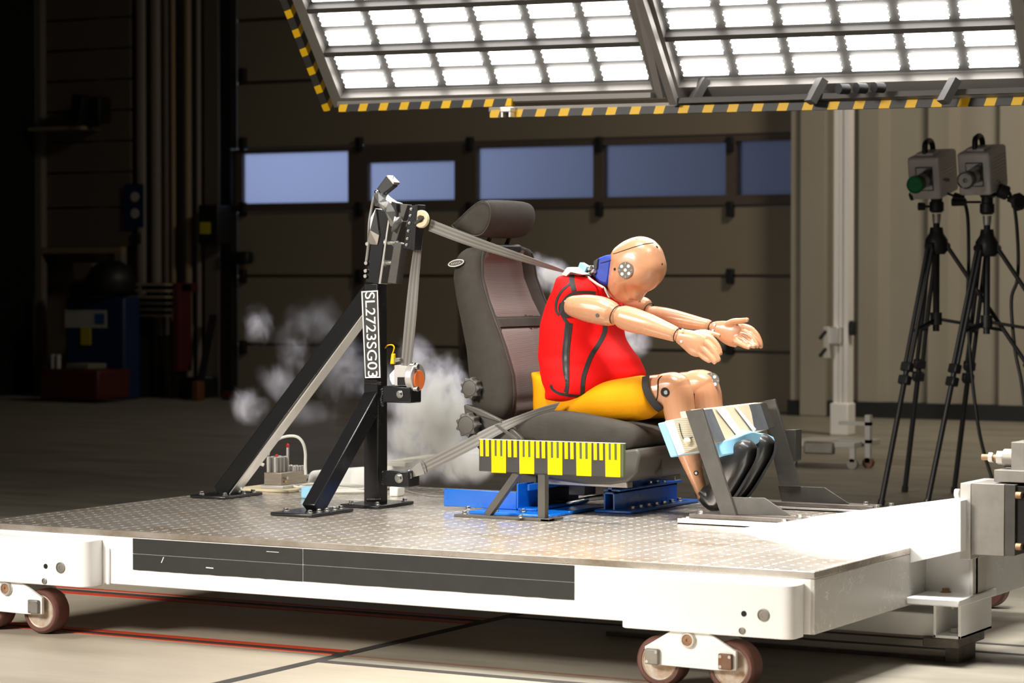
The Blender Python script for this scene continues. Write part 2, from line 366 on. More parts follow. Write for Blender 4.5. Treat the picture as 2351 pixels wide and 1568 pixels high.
# ================================================================== THE SETTING
YW = 12.85                                     # plane of the rear wall
def wz(y, x=1000): return UY(x, y, YW).z
def wx(x, y=640): return UY(x, y, YW).x
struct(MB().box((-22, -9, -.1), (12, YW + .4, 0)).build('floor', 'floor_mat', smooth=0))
struct(MB().box((-22, -9, 7.4), (12, YW + .4, 7.5)).build('ceiling', 'ceil', smooth=0))
DX0, DX1 = wx(545), wx(1852)
struct(MB().box((-22.2, -9, 0), (-22, YW, 7.4)).build('wall_left', 'wall_paint', smooth=0))
dz_top = wz(-220)
struct(MB().box((-22, YW, 0), (DX0 - .12, YW + .2, 7.4)).build('wall_back', 'wall_paint', smooth=0))
struct(MB().box((DX1, YW, 0), (12, YW + .2, 7.4)).build('wall_right', 'wall_paint', smooth=0))
struct(MB().box((DX0 - .12, YW, dz_top), (DX1, YW + .2, 7.4)).build('wall_upper', 'wall_paint', smooth=0))
# sectional door
door = bpy.data.objects.new('door_1', None); COL.objects.link(door); door.location = (DX0, YW, 0); W[door] = V((DX0, YW, 0)); door['kind'] = 'structure'
zs = [0.0, .455, 1.082, 1.66, 2.27, 2.83, 3.39, 3.95, 4.5]
seam = [wz(y) for y in (925, 797, 634, 480, 331, 172, 22)]; seam[0] = 0.0
seam += [seam[-1] + .6, dz_top]
for i in range(len(seam) - 1):
    if i == 3: continue
    MB().box((DX0, YW, seam[i] + (.012 if i else 0)), (DX1, YW + .05, seam[i + 1] - .012)).build('door_panel', 'door_skin', door, bevel=.006)
for i in (1, 2, 5, 6, 7):                       # dark joints behind the panels
    MB().box((DX0, YW + .02, seam[i] - .014), (DX1, YW + .045, seam[i] + .014)).build('panel_joint', 'door_frame', door)
# glazed section: window 1..5, frame members
def wrect(x0, x1, yt, yb): return wx(x0), wx(x1), UY((x0 + x1) / 2, yb, YW).z, UY((x0 + x1) / 2, yt, YW).z
panes = [(560, 802, 350, 466), (848, 1046, 371.5, 460), (1096, 1364, 337, 456), (1386, 1668, 330, 451), (1690, 1850, 322, 447)]
zl, zh = seam[3], seam[4]
fr = MB()
xs = [DX0] + [v for p in panes for v in (wx(p[0]), wx(p[1]))] + [DX1]
for i in range(0, len(xs), 2):
    if xs[i + 1] - xs[i] > .005: fr.box((xs[i], YW - .02, zl), (xs[i + 1], YW + .06, zh))
for k, p in enumerate(panes):
    x0, x1, z0, z1 = wrect(*p)
    fr.box((x0, YW - .02, zl), (x1, YW + .06, z0)); fr.box((x0, YW - .02, z1), (x1, YW + .06, zh))
fr.build('glazing_frame', 'door_frame', door, smooth=0)
for k, p in enumerate(panes):
    x0, x1, z0, z1 = wrect(*p)
    wn = MB().box((x0 - .03, YW + .02, z0 - .03), (x1 + .03, YW + .03, z1 + .03)).build('window_%d' % (k + 1), 'pane', smooth=0); wn['kind'] = 'structure'
for x in (545 + 12, 802 + 22, 1078, 1375, 1676):
    for y in (172, 331, 480, 634, 797):
        if x == 557 and y == 172: pass
        c = UY(x, y, YW - .03)
        MB().box((c.x - .03, YW - .05, c.z - .06), (c.x + .03, YW, c.z + .06)).build('door_hinge', 'cabinet_black', door, bevel=.005)
# pass-door frame inside the big door (vertical dark members), handle
for x in (826, 1070):
    MB().box((wx(x - 14), YW - .012, 0), (wx(x + 14), YW, zl)).build('pass_door_frame', 'door_frame', door)
MB().box((wx(532), YW - .16, UY(560, 606, YW).z), (wx(592), YW - .05, UY(560, 578, YW).z)).build('door_handle', 'cabinet_black', door, bevel=.03, seg=4)
MB().box((wx(521), YW - .1, 0), (wx(545), YW, 7.0)).build('guide_rail', 'cabinet_black', door)

# corrugated container wall on the right
x0, x1 = wx(1856), 4.5
rings = []; cor = MB(); xx = x0; pts = []
prof = [(.0, 0), (.16, 0), (.22, .09), (.50, .09), (.56, 0)]
while xx < x1:
    for a, d in prof[:-1]: pts.append((xx + a, YW - .35 + d))
    xx += .56
lo = [V((a, b_, .12)) for a, b_ in pts] + [V((pts[-1][0], YW - .1, .12)), V((x0, YW - .1, .12))]
cor.loft([lo, [p + V((0, 0, 6.6)) for p in lo]])
tag(cor.build('container_wall', 'container', smooth=0), 'beige corrugated steel container wall behind the camera tripods', 'container')
W_c = MB().box((x0 - .02, YW - .37, 0), (x1, YW - .2, .12)).build('trim_1', 'cabinet_black', smooth=0); W_c['kind'] = 'structure'
for x in (1866,):
    a = UY(x, 640, YW - .37)
    struct(MB().box((a.x - .1, YW - .40, .0), (a.x + .12, YW - .34, 6.5)).build('trim_2', 'container', bevel=.01))

# ---- floor rail lines and joints
def strip(name, x0, x1, y0, y1, m, h=.0015):
    struct(MB().box((x0, y0, -.002), (x1, y1, h)).build(name, m, smooth=0))
strip('trim_3', -9, -1.5, .095, .135, 'red_line'); strip('trim_4', -9, -1.5, .055, .095, 'groove', .001); strip('trim_5', -9, -1.5, .040, .055, 'red_line')
strip('trim_6', -9, -1.5, .80, .85, 'red_line'); strip('trim_7', -9, -1.5, .85, .90, 'groove', .001); strip('trim_8', -9, -1.5, .925, .95, 'red_line')
strip('trim_9', -1.495, -1.455, -2.5, 2.6, 'groove', .001)
strip('trim_10', -1.455, 6, -.10, -.06, 'groove', .001)
strip('trim_11', -1.455, 6, .03, .06, 'faded_line', .001)
strip('trim_12', -1.455, 6, .99, 1.02, 'groove', .001); strip('trim_13', -1.455, 6, 1.16, 1.19, 'groove', .001)
strip('trim_14', -9, -2.6, 1.5, 1.53, 'groove', .001)

# ---- dim left corner: pipes, siding, frame
sid = MB(); zt = 7.2; z = .0; k = 0
X0, X1 = wx(132), wx(336)
zz = [wz(y, 240) for y in (570, 480, 400, 330, 260, 190, 120, 50, -20, -90, -160)]
for a, b_ in zip(zz[:-1], zz[1:]): sid.box((X0, YW - .22, a + .015), (X1, YW - .2, b_ - .0))
tag(sid.build('siding_partition', 'siding', bevel=.004), 'dim grey partition of wide horizontal boards on the far left', 'partition')
r_ = root('partition_frame', (X0, YW - .3, 0), 'pale post and rail frame around the far left partition', 'frame')
MB().box((wx(128), YW - .3, 0), (wx(143), YW - .22, 6.8)).build('post', 'pipe_grey', r_)
MB().box((wx(143), YW - .3, wz(582, 240)), (wx(325), YW - .22, wz(568, 240))).build('rail', 'pipe_tan', r_)
MB().box((wx(310), YW - .3, wz(662, 240)), (wx(325), YW - .22, wz(582, 240))).build('post', 'pipe_grey', r_)
pipes = [(334, 360, 'pipe_grey', 'tall grey pipe nearest the siding partition'), (367, 392, 'pipe_grey', 'second tall grey pipe from the siding partition'),
         (412, 422, 'pipe_tan', 'thin tan pipe among the tall wall pipes'), (444, 459, 'pipe_tan', 'tall pipe just right of the thin tan pipe'), (470, 480, 'pipe_grey', 'slim grey conduit nearest the door rail'), (395, 408, 'siding', 'dark wall pipe left of the thin tan pipe')]
for a, b_, mm, lb in pipes:
    c = (wx(a) + wx(b_)) / 2; r = (wx(b_) - wx(a)) / 2
    tag(MB().cyl((c, YW - .12, .05 if a > 400 else .55), (c, YW - .12, 7.2), r, 18).build('wall_pipe', mm), lb, 'pipe', 'vertical pipes on the rear wall')
tag(MB().box((wx(484), YW - .10, 0), (wx(518), YW - .02, 7.2)).build('cable_duct', 'siding', bevel=.01), 'flat dark vertical duct beside the door guide rail', 'duct')
tag(MB().box((wx(12, 500), YW - .9, 0), (wx(128, 500), YW - .32, 7.2)).build('steel_column', 'cabinet_black', bevel=.01), 'wide black column at the far left edge', 'column')
# floodlight on a shelf
r_ = root('wall_shelf', UY(205, 300, YW - .5), 'thin pale shelf high on the left partition', 'shelf')
MB().box((wx(146), YW - .5, wz(305, 200)), (wx(266), YW - .22, wz(297, 200))).build('board', 'pipe_tan', r_)
r_ = root('floodlight', UY(200, 297, YW - .4), 'dark tilted floodlight standing on the left wall shelf', 'floodlight')
c = UY(195, 250, YW - .4); MB().hexa([(c.x - .12, YW - .5, c.z - .12), (c.x + .04, YW - .55, c.z - .15), (c.x + .04, YW - .3, c.z - .15), (c.x - .12, YW - .3, c.z - .12)], [(c.x - .06, YW - .5, c.z + .13), (c.x + .1, YW - .55, c.z + .1), (c.x + .1, YW - .3, c.z + .1), (c.x - .06, YW - .3, c.z + .13)]).build('housing', 'cabinet_black', r_, bevel=.01)
MB().box((c.x + .05, YW - .45, c.z - .13), (c.x + .2, YW - .28, c.z + .1)).build('ballast_box', 'cabinet_black', r_, bevel=.01)
MB().cyl((c.x + .04, YW - .38, c.z - .19), (c.x + .04, YW - .38, c.z - .12), .02).build('foot', 'cabinet_black', r_)
# blue cabinet
a = UY(150, 925, YW - .9); b_ = UY(285, 925, YW - .9); zt = UY(215, 682, YW - .9).z
r_ = root('recycling_bin', (a.x, YW - .9, 0), 'tall dark blue bin with a white label and yellow note', 'bin')
MB().box((a.x, YW - .9, .0), (b_.x, YW - .66, zt)).build('body', 'bin_blue', r_, bevel=.02)
p = UY(150, 752, YW - .9); q = UY(245, 712, YW - .9); MB().box((p.x, YW - .905, p.z), (q.x, YW - .9, q.z)).build('label_sheet', 'paper', r_)
p = UY(218, 744, YW - .905); q = UY(240, 720, YW - .905); MB().box((p.x, YW - .908, p.z), (q.x, YW - .904, q.z)).build('label_picture', 'bin_blue_light', r_)
p = UY(186, 792, YW - .905); q = UY(208, 752, YW - .905); MB().box((p.x, YW - .91, p.z), (q.x, YW - .9, q.z)).build('yellow_note', 'note_yellow', r_)
a = UY(200, 680, YW - .9); b_ = UY(300, 595, YW - .9)
r_ = root('waste_sack', (a.x, YW - .8, a.z), 'black rounded sack on top of the blue bin', 'sack')
s_ = MB(); s_.lathe(((a.x + b_.x) / 2 - .05, YW - .80, a.z), (0, 0, 1), [(0, .14), (.05, .21), (.16, .22), (.26, .17), (.31, .08), (.32, .01)], 24); s_.build('bag', 'cabinet_black', r_, smooth=80)
a = UY(150, 680, YW - .9)
tag(MB().box((a.x, YW - .85, a.z), (UY(200, 680, YW - .9).x, YW - .45, a.z + .12)).build('dark_case', 'cabinet_black', bevel=.015), 'low black case on the blue bin left of the sack', 'case')
tag(MB().box((UY(150, 600, YW - .8).x, YW - .7, UY(150, 645, YW - .8).z), (UY(196, 600, YW - .8).x, YW - .5, UY(150, 604, YW - .8).z)).build('cardboard_carton', 'siding', bevel=.01), 'dim brown carton standing on the black case', 'carton')
# toolbox on floor
a = UY(90, 930, YW - 1.5); b_ = UY(225, 930, YW - 1.5); zt = UY(150, 848, YW - 1.5).z
r_ = root('tool_trolley', (a.x, YW - 1.5, 0), 'dark red tool trolley on the floor at left', 'trolley')
MB().box((a.x, YW - 1.5, .03), (b_.x, YW - 1.05, zt)).build('body', 'toolbox_red', r_, bevel=.02)
MB().box((a.x + .25, YW - 1.45, zt), (a.x + .5, YW - 1.2, zt + .05)).build('tray', 'pipe_grey', r_, bevel=.01)
for dx in (.03, .09): MB().cyl((a.x + dx, YW - 1.35, zt), (a.x + dx, YW - 1.35, zt + .12), .022).build('spray_can', 'paper', r_)
# red letter tray with papers, floor tubes
a = UY(290, 735, YW - .6); b_ = UY(392, 650, YW - .6)
r_ = root('paper_rack', (a.x, YW - .6, a.z), 'red rack with stacked papers in front of the wall pipes', 'rack')
MB().box((a.x + .05, YW - .45, b_.z - .08), (b_.x, YW - .2, b_.z)).build('red_lid', 'toolbox_red', r_, bevel=.01)
for i in range(6):
    z = a.z + .03 + i * .055; MB().box((a.x + .01 * (i % 3), YW - .6, z), (b_.x - .06, YW - .3, z + .02)).build('paper_stack', 'paper_tan' if i > 2 else 'siding', r_, bevel=.004)
MB().box((b_.x - .05, YW - .5, a.z - .45), (b_.x, YW - .3, b_.z)).build('side_panel', 'toolbox_red', r_)
MB().box((a.x + .05, YW - .5, .0), (a.x + .08, YW - .3, a.z + .03)).build('leg', 'cabinet_black', r_); MB().box((b_.x - .08, YW - .5, .0), (b_.x - .05, YW - .3, a.z)).build('leg', 'cabinet_black', r_)
for i, (x, y0, y1, lb) in enumerate([(306, 740, 925, 'pale tube standing beside the blue bin'), (338, 745, 925, 'pale tube standing below the papers'), (418, 745, 868, 'shorter pale tube under the tall wall pipes')]):
    c = UY(x, y1, YW - .25); t = UY(x, y0, YW - .25)
    tag(MB().cyl((c.x, YW - .16, max(0, c.z)), (c.x, YW - .16, t.z), .05, 16).build('floor_tube', 'pipe_grey'), lb, 'tube', 'pale tubes under the pipes')
a = UY(400, 940, YW - .5); b_ = UY(440, 868, YW - .5)
tag(MB().box((a.x, YW - .4, 0), (b_.x, YW - .1, b_.z)).build('dark_crate', 'cabinet_black', bevel=.01), 'black crate below the shorter pale tube', 'crate')
# blue sign, lever, switch boxes
p = UY(286, 523, YW - .25); q = UY(328, 422, YW - .25)
r_ = root('safety_sign', (p.x, YW - .25, p.z), 'small blue safety sign with pale round symbols, left of the pipes', 'sign')
MB().box((p.x, YW - .25, p.z), (q.x, YW - .24, q.z)).build('plate', 'bin_blue', r_)
for y in (452, 490): c = UY(310, y, YW - .25); MB().cyl((c.x, YW - .256, c.z), (c.x, YW - .25, c.z), .045).build('symbol', 'paper', r_)
p = UY(455, 560, YW - .3); q = UY(500, 470, YW - .3)
r_ = root('switch_box', (p.x, YW - .3, p.z), 'dark wall switch box with a yellow sticker beside the door', 'switch box')
MB().box((p.x, YW - .3, p.z), (q.x, YW - .1, q.z)).build('housing', 'cabinet_black', r_, bevel=.01)
p = UY(460, 537, YW - .3); q = UY(483, 510, YW - .3); MB().box((p.x, YW - .306, p.z), (q.x, YW - .3, q.z)).build('sticker', 'note_yellow', r_)
p = UY(300, 560, YW - .25); tag(MB().box((p.x, YW - .24, p.z), (p.x + .08, YW - .2, p.z + .1)).build('wall_socket', 'cabinet_black', bevel=.005), 'small black socket under the blue safety sign', 'socket')
p = UY(452, 935, YW - .6); q = UY(474, 725, YW - .3); tag(MB().bar((p.x, YW - .6, .0), (q.x, YW - .2, q.z), .05, .05).build('broom_handle', 'cabinet_black'), 'black handle leaning on the wall beside the door', 'broom')
p = UY(440, 940, YW - .7); tag(MB().box((p.x, YW - .7, 0), (p.x + .07, YW - .6, .17)).build('orange_block', 'dull_orange', bevel=.01), 'small orange block on the floor by the leaning handle', 'block')
p = UY(505, 940, YW - .5); tag(MB().box((p.x, YW - .5, 0), (p.x + .2, YW - .35, .08)).build('red_cloth', 'toolbox_red', bevel=.03), 'dark red bundle on the floor beside the door rail', 'cloth')

# ---- aluminium column with bracket
a = UY(1913, 998, 10.3); b_ = UY(1946, 998, 10.3)
r_ = root('aluminium_column', (a.x, 10.3, 0), 'tall pale aluminium profile column standing before the container wall', 'column')
c = MB(); wdt = b_.x - a.x
c.box((a.x, 10.3, .02), (a.x + wdt * .3, 10.4, 5)); c.box((a.x + wdt * .36, 10.31, .02), (a.x + wdt * .64, 10.4, 5)); c.box((a.x + wdt * .7, 10.3, .02), (b_.x, 10.4, 5)); c.box((a.x + .005, 10.33, .02), (b_.x - .005, 10.39, 5))
c.build('profile', 'column_alu', r_)
MB().box((a.x - .02, 10.28, 0), (b_.x + .01, 10.42, .22)).build('foot', 'column_alu', r_, bevel=.01)
p = UY(1897, 790, 10.25); q = UY(1928, 750, 10.25); MB().box((p.x, 10.22, p.z), (q.x, 10.30, q.z)).build('clamp', 'alu', r_, bevel=.008)
p = UY(1896, 822, 10.25); q = UY(1908, 750, 10.25); MB().box((p.x, 10.20, p.z), (q.x, 10.26, q.z)).build('clamp_arm', 'light_grey', r_, bevel=.004)
for yy in (800, 760): p = UY(1882, yy + 18, 10.2); q = UY(1897, yy, 10.2); MB().bar(p, q, .02, .02).build('lever', 'cabinet_black', r_)
p = UY(1948, 770, 10.3); MB().box((p.x, 10.3, p.z), (p.x + .04, 10.36, p.z + .1)).build('knob', 'cabinet_black', r_, bevel=.01)
# low wheeled frames behind the sled
r_ = root('floor_dolly', UZ(1885, 1075, 0), 'low pale metal dolly frame on the floor behind the footrest', 'dolly')
p = W[r_]; MB().box((p.x - .22, p.y, .12), (p.x + .2, p.y + .4, .15)).build('top_plate', 'light_grey', r_, bevel=.004)
MB().box((p.x - .1, p.y - .02, .08), (p.x + .08, p.y + .02, .15)).build('front_block', 'machined', r_, bevel=.01)
for dx in (-.2, .17):
    MB().box((p.x + dx, p.y, .04), (p.x + dx + .03, p.y + .03, .12)).build('leg', 'light_grey', r_); MB().cyl((p.x + dx + .015, p.y, .03), (p.x + dx + .015, p.y + .03, .03), .03).build('castor', 'machined', r_)
p = UZ(1985, 1075, 0); r_ = root('floor_stand', p, 'small pale trestle foot right of the aluminium column', 'stand')
for z in (.14, .24): MB().box((p.x - .16, p.y, z), (p.x + .03, p.y + .05, z + .02)).build('rail', 'light_grey', r_)
MB().box((p.x, p.y, .03), (p.x + .03, p.y + .04, .3)).build('leg', 'light_grey', r_); MB().cyl((p.x + .015, p.y, .03), (p.x + .015, p.y + .04, .03), .03).build('castor', 'rust_steel', r_)

# ================================================================== LIGHT BANKS
WA = math.radians(7.9)
wv_ = V((math.cos(WA), math.sin(WA), 0)); hv = V((-math.sin(WA), math.cos(WA), 0))
def bank(x0, x1, yb, Yb, tilt, rows, cols, name, label, colp, rowp, top):
    """x0,x1,yb: inner bottom edge seen in the photograph; Yb: its distance; modules in 'rows' pairs"""
    O = UY(x0, yb, Yb); tv = (-hv * math.cos(tilt) + V((0, 0, 1)) * math.sin(tilt)).normalized(); nv = wv_.cross(tv).normalized()
    if nv.y > 0: nv = -nv                       # lit side faces the camera side and down
    E = UP(x1, yb - (x1 - x0) * .03, O, nv); wid = (E - O).dot(wv_)
    P = lambda a, b_, c=0: O + wv_ * a + tv * b_ + nv * c
    r = root(name, O, label, 'light')
    cp = wid / cols
    H = rowp * rows
    MB().loft([[P(0, 0, -.05), P(wid, 0, -.05), P(wid, H, -.05), P(0, H, -.05)], [P(0, 0, -.03), P(wid, 0, -.03), P(wid, H, -.03), P(0, H, -.03)]]).build('back_board', 'led_board', r, smooth=0)
    f = MB()
    for (a0, a1, b0, b1) in [(-.045, 0, -.05, H), (wid, wid + .045, -.05, H), (0, wid, -.05, 0)]:
        f.loft([[P(a0, b0, -.06), P(a1, b0, -.06), P(a1, b1, -.06), P(a0, b1, -.06)], [P(a0, b0, .02), P(a1, b0, .02), P(a1, b1, .02), P(a0, b1, .02)]])
    f.build('outer_frame', 'alu_frame', r, smooth=0)
    for i in range(1, rows):
        b0 = i * rowp - .012
        MB().loft([[P(0, b0, -.03), P(wid, b0, -.03), P(wid, b0 + .024, -.03), P(0, b0 + .024, -.03)], [P(0, b0, .015), P(wid, b0, .015), P(wid, b0 + .024, .015), P(0, b0 + .024, .015)]]).build('cross_bar', 'dark_frame', r, smooth=0)
    # one module of LEDs, local to its corner
    mw, mh = cp * .83, rowp * .33
    q = MB(); n1, n2 = 20, 6; rad = mw / n1 * .62
    q.add([wv_ * rad + tv * rad, wv_ * (mw - rad) + tv * rad, wv_ * (mw - rad) + tv * (mh - rad), wv_ * rad + tv * (mh - rad)], [(0, 1, 2, 3)])
    for i in range(n1):
        for j in range(n2):
            if 0 < i < n1 - 1 and 0 < j < n2 - 1: continue
            u = rad + (mw - 2 * rad) * (i + (.25 if j % 2 else -.25)) / (n1 - 1); vv = rad + (mh - 2 * rad) * j / (n2 - 1)
            c = wv_ * u + tv * vv + nv * .0005
            q.add([c + (wv_ * math.cos(k * 1.0472) + tv * math.sin(k * 1.0472)) * rad for k in range(6)], [tuple(range(6))])
    for v_i in range(len(q.v)): q.v[v_i] = q.v[v_i] + P(0, 0, -.02)
    src = None
    for i in range(rows):
        for k in range(2):
            for j in range(cols):
                at = P(j * cp + cp * .085, i * rowp + rowp * (.09 if k == 0 else .53), -.02)
                if src is None:
                    q2 = MB(); q2.v = [p - P(0, 0, -.02) + at for p in q.v]; q2.f = q.f
                    src = q2.build('led_module', 'led', r, smooth=0, at=at)
                    if src.data.polygons[0].normal.dot(nv) < 0: src.data.flip_normals()
                else: inst(src, r, at, name='led_module')
    return r, O, P, wid, H
B1, O1, P1, w1, H1 = bank(785, 1500, 218, 3.0, math.radians(46), 7, 6, 'lamp_bank', 'large tilted lamp bank on the left with rows of bright LED modules', 0, .228, 0)
B2, O2, P2, w2_, H2 = bank(1560, 2352, 193, 3.0, math.radians(44), 7, 6, 'lamp_bank', 'large tilted lamp bank on the right, its modules reaching the frame edge', 0, .242, 0)
def tapebar(parent, p, q, wdt, dep, name='hazard_strip'):
    p = V(p); q = V(q); t = (q - p).normalized(); u = V((0, 0, 1)); u = (u - t * u.dot(t)).normalized() if abs(t.z) < .9 else V((1, 0, 0))
    b_ = MB().bar(p, q, dep, wdt, up=u); b_.uv = ('axis', p, t, u); return b_.build(name, 'hazard', parent, smooth=0)
tapebar(B1, UY(782, 249, 2.95), UY(1178, 235, 2.95), .03, .03)
MB().bar(UY(782, 239, 2.97), UY(1500, 219, 2.97), .05, .02).build('lower_rail', 'alu_frame', B1)
MB().bar(UY(600, 198, 3.0), UY(620, 198, 3.0), .01, .01) if 0 else None
t_ = (P1(0, 1, 0) - P1(0, 0, 0)).normalized()
bb = MB(); p = P1(-.085, -.07, .0); q = P1(-.085, H1, .0)
bb.loft([[p - wv_ * .016 - t_.cross(wv_) * .02, p + wv_ * .016 - t_.cross(wv_) * .02, p + wv_ * .016 + t_.cross(wv_) * .02, p - wv_ * .016 + t_.cross(wv_) * .02], [q - wv_ * .016 - t_.cross(wv_) * .02, q + wv_ * .016 - t_.cross(wv_) * .02, q + wv_ * .016 + t_.cross(wv_) * .02, q - wv_ * .016 + t_.cross(wv_) * .02]])
bb.uv = ('axis', p, t_, wv_); bb.build('hazard_strip', 'hazard', B1, smooth=0)
tapebar(B2, UY(1128, 262, 2.9), UY(2600, 226, 2.9 + .28), .03, .03)
MB().bar(UY(1128, 252, 2.92), UY(2600, 215, 2.92 + .28), .05, .018).build('lower_rail', 'alu_frame', B2)
MB().bar(UY(1560, 232, 2.97), UY(2400, 206, 3.1), .05, .02).build('lower_rail', 'dark_frame', B2)
for x in (1590, 1860, 2165): MB().bar(UY(x, 235, 2.98), UY(x + 28, 183, 3.02), .05, .03).build('strut', 'dark_frame', B2)
MB().bar(UY(1548, 236, 2.95), P2(-.06, H2 * .5, 0), .03, .03, up=(0, 1, 0)).build('side_rail', 'alu_frame', B2)
MB().bar(UY(1518, 222, 3.0), P1(w1 + .06, H1 * .5, 0), .03, .03, up=(0, 1, 0)).build('side_rail', 'alu_frame', B1)
p = UY(1166, 252, 2.88); MB().box((p.x - .025, 2.86, p.z - .01), (p.x + .025, 2.9, p.z + .01)).build('clamp', 'alu', B2, bevel=.003)
for dx in (-.02, .015): MB().box((p.x + dx, 2.86, p.z - .03), (p.x + dx + .008, 2.9, p.z - .01)).build('clamp_jaw', 'alu', B2)
p = UY(1970, 203, 2.95)
for dx in (-.07, 0, .07): MB().cyl((p.x + dx, p.y - .02, p.z), (p.x + dx + .02, p.y + .02, p.z), .02).build('cable_clip', 'cabinet_black', B2)

# ================================================================== TEST SLED
ZT, ZB, XL = .325, .163, -2.79
sled = root('test_sled', (XL, 0, 0), 'white steel test sled with a perforated metal deck on small wheels', 'sled')
MB().box((XL, 0, ZT - .0175), (0, 1.81, ZT)).build('deck_plate', 'deck_metal', sled, bevel=.0012)
MB().box((XL, .004, ZB), (-.010, .10, ZT - .0175)).build('side_beam', 'white_paint', sled, bevel=.003)
MB().box((-.07, .0045, ZB), (-.001, .838, ZT - .0178)).build('end_beam', 'scratched_paint', sled, bevel=.003)
MB().box((XL + .02, 1.70, ZB), (-.001, 1.80, ZT - .0175)).build('side_beam', 'white_paint', sled, bevel=.003)
MB().box((XL + .01, .101, ZB), (XL + .09, 1.699, ZT - .0175)).build('end_beam', 'white_paint', sled, bevel=.003)
for x in (-2.0, -1.2): MB().box((x, .101, ZB + .05), (x + .08, 1.699, ZT - .0175)).build('cross_member', 'white_paint', sled)
p = UY(1868.5, 1400, 0)
MB().box((-.062, -.004, ZB - .002), (-.034, .0045, ZT - .06)).build('weld_strip', 'white_paint', sled, bevel=.003)
MB().box((UY(252, 1300, 0).x - .012, -.004, ZB - .002), (UY(252, 1300, 0).x, .0045, ZT - .055)).build('weld_strip', 'white_paint', sled, bevel=.003)
# strips of black tape on the side beam
xa, xm, xb = UY(304, 1260, 0).x, UY(694, 1290, 0).x, UY(1317, 1330, 0).x
zt_, zm_, zb_ = UY(304, 1236, 0).z, UY(304, 1271, 0).z, UY(304, 1308, 0).z
for (a, b_) in ((xa, xm - .0015), (xm + .0015, xb)):
    for (c, d) in ((zm_ + .0008, zt_), (zb_, zm_ - .0008)):
        q = MB(); n = 24; r0 = random.random()
        top = [V((lerp(a, b_, i / n), .003, d)) for i in range(n + 1)]; bot = [V((lerp(a, b_, i / n), .003, c + (random.uniform(-.0008, .0008) if c == zb_ else 0))) for i in range(n + 1)]
        q.loft([top + bot[::-1], [p_ - V((0, .0012, 0)) for p_ in top + bot[::-1]]]); q.build('tape_strip', 'black_tape', sled, smooth=0)
for x0, y0, x1, y1 in ((370.5, 1292, 376, 1279), (473, 1303, 490, 1304.5), (612, 1266, 640, 1268)):
    MB().bar(UY(x0, y0, .0015), UY(x1, y1, .0015), .001, .003 if y0 != 1266 else .0015, up=(0, .1, 1)).build('scuff_mark', 'white_print', sled)
# wheel housings with rounded nose and twin-wheel trucks
YB_ = -.07
def housing(x0, x1, zb):
    pts = [V((x0, .003, 0)), V((x0, YB_ + .01, 0)), V((x0 + .012, YB_, 0)), V((x1 - .035, YB_, 0))]
    pts += [V((x1 - .035 + .03 * math.sin(a), YB_ + .03 - .03 * math.cos(a), 0)) for a in (.4, .8, 1.2, 1.57)] + [V((x1 - .004, .003, 0))]
    h = MB().loft([[p + V((0, 0, zb)) for p in pts], [p + V((0, 0, ZT - .030)) for p in pts]]).build('wheel_housing', 'white_paint', sled, bevel=.003)
    return h
xr0, xr1 = UY(1425, 1400, YB_).x, UY(1848, 1400, 0).x
zhb = UY(1650, 1458, YB_).z
housing(xr0, xr1, zhb)
xl1 = UY(236, 1300, 0).x; housing(xl1 - (xr1 - xr0), xl1, zhb)
def plug(x, y, r, deep):
    p = UY(x, y, YB_); MB().lathe(p + V((0, -.001, 0)), (0, -1, 0), [(0, r), (.002, r), (.0025, r * .86), (0.0004, r * .80), (.0008, r * .35), (-.0001, r * .33), (-.0001, .0001)]).build('screw_plug', 'machined', sled, smooth=40)
for dx, dy in ((0, 0),):
    plug(1753, 1412, .0165, 0); plug(1704, 1448, .009, 0); plug(139.5, 1303, .0165, 0); plug(102.5, 1334, .009, 0)
for x, y in ((1708, 1409), (105, 1300)):
    p = UY(x, y, YB_); MB().cyl(p + V((0, -.0012, 0)), p + V((0, .002, 0)), .0075).build('screw_hole', 'dark_hole', sled)

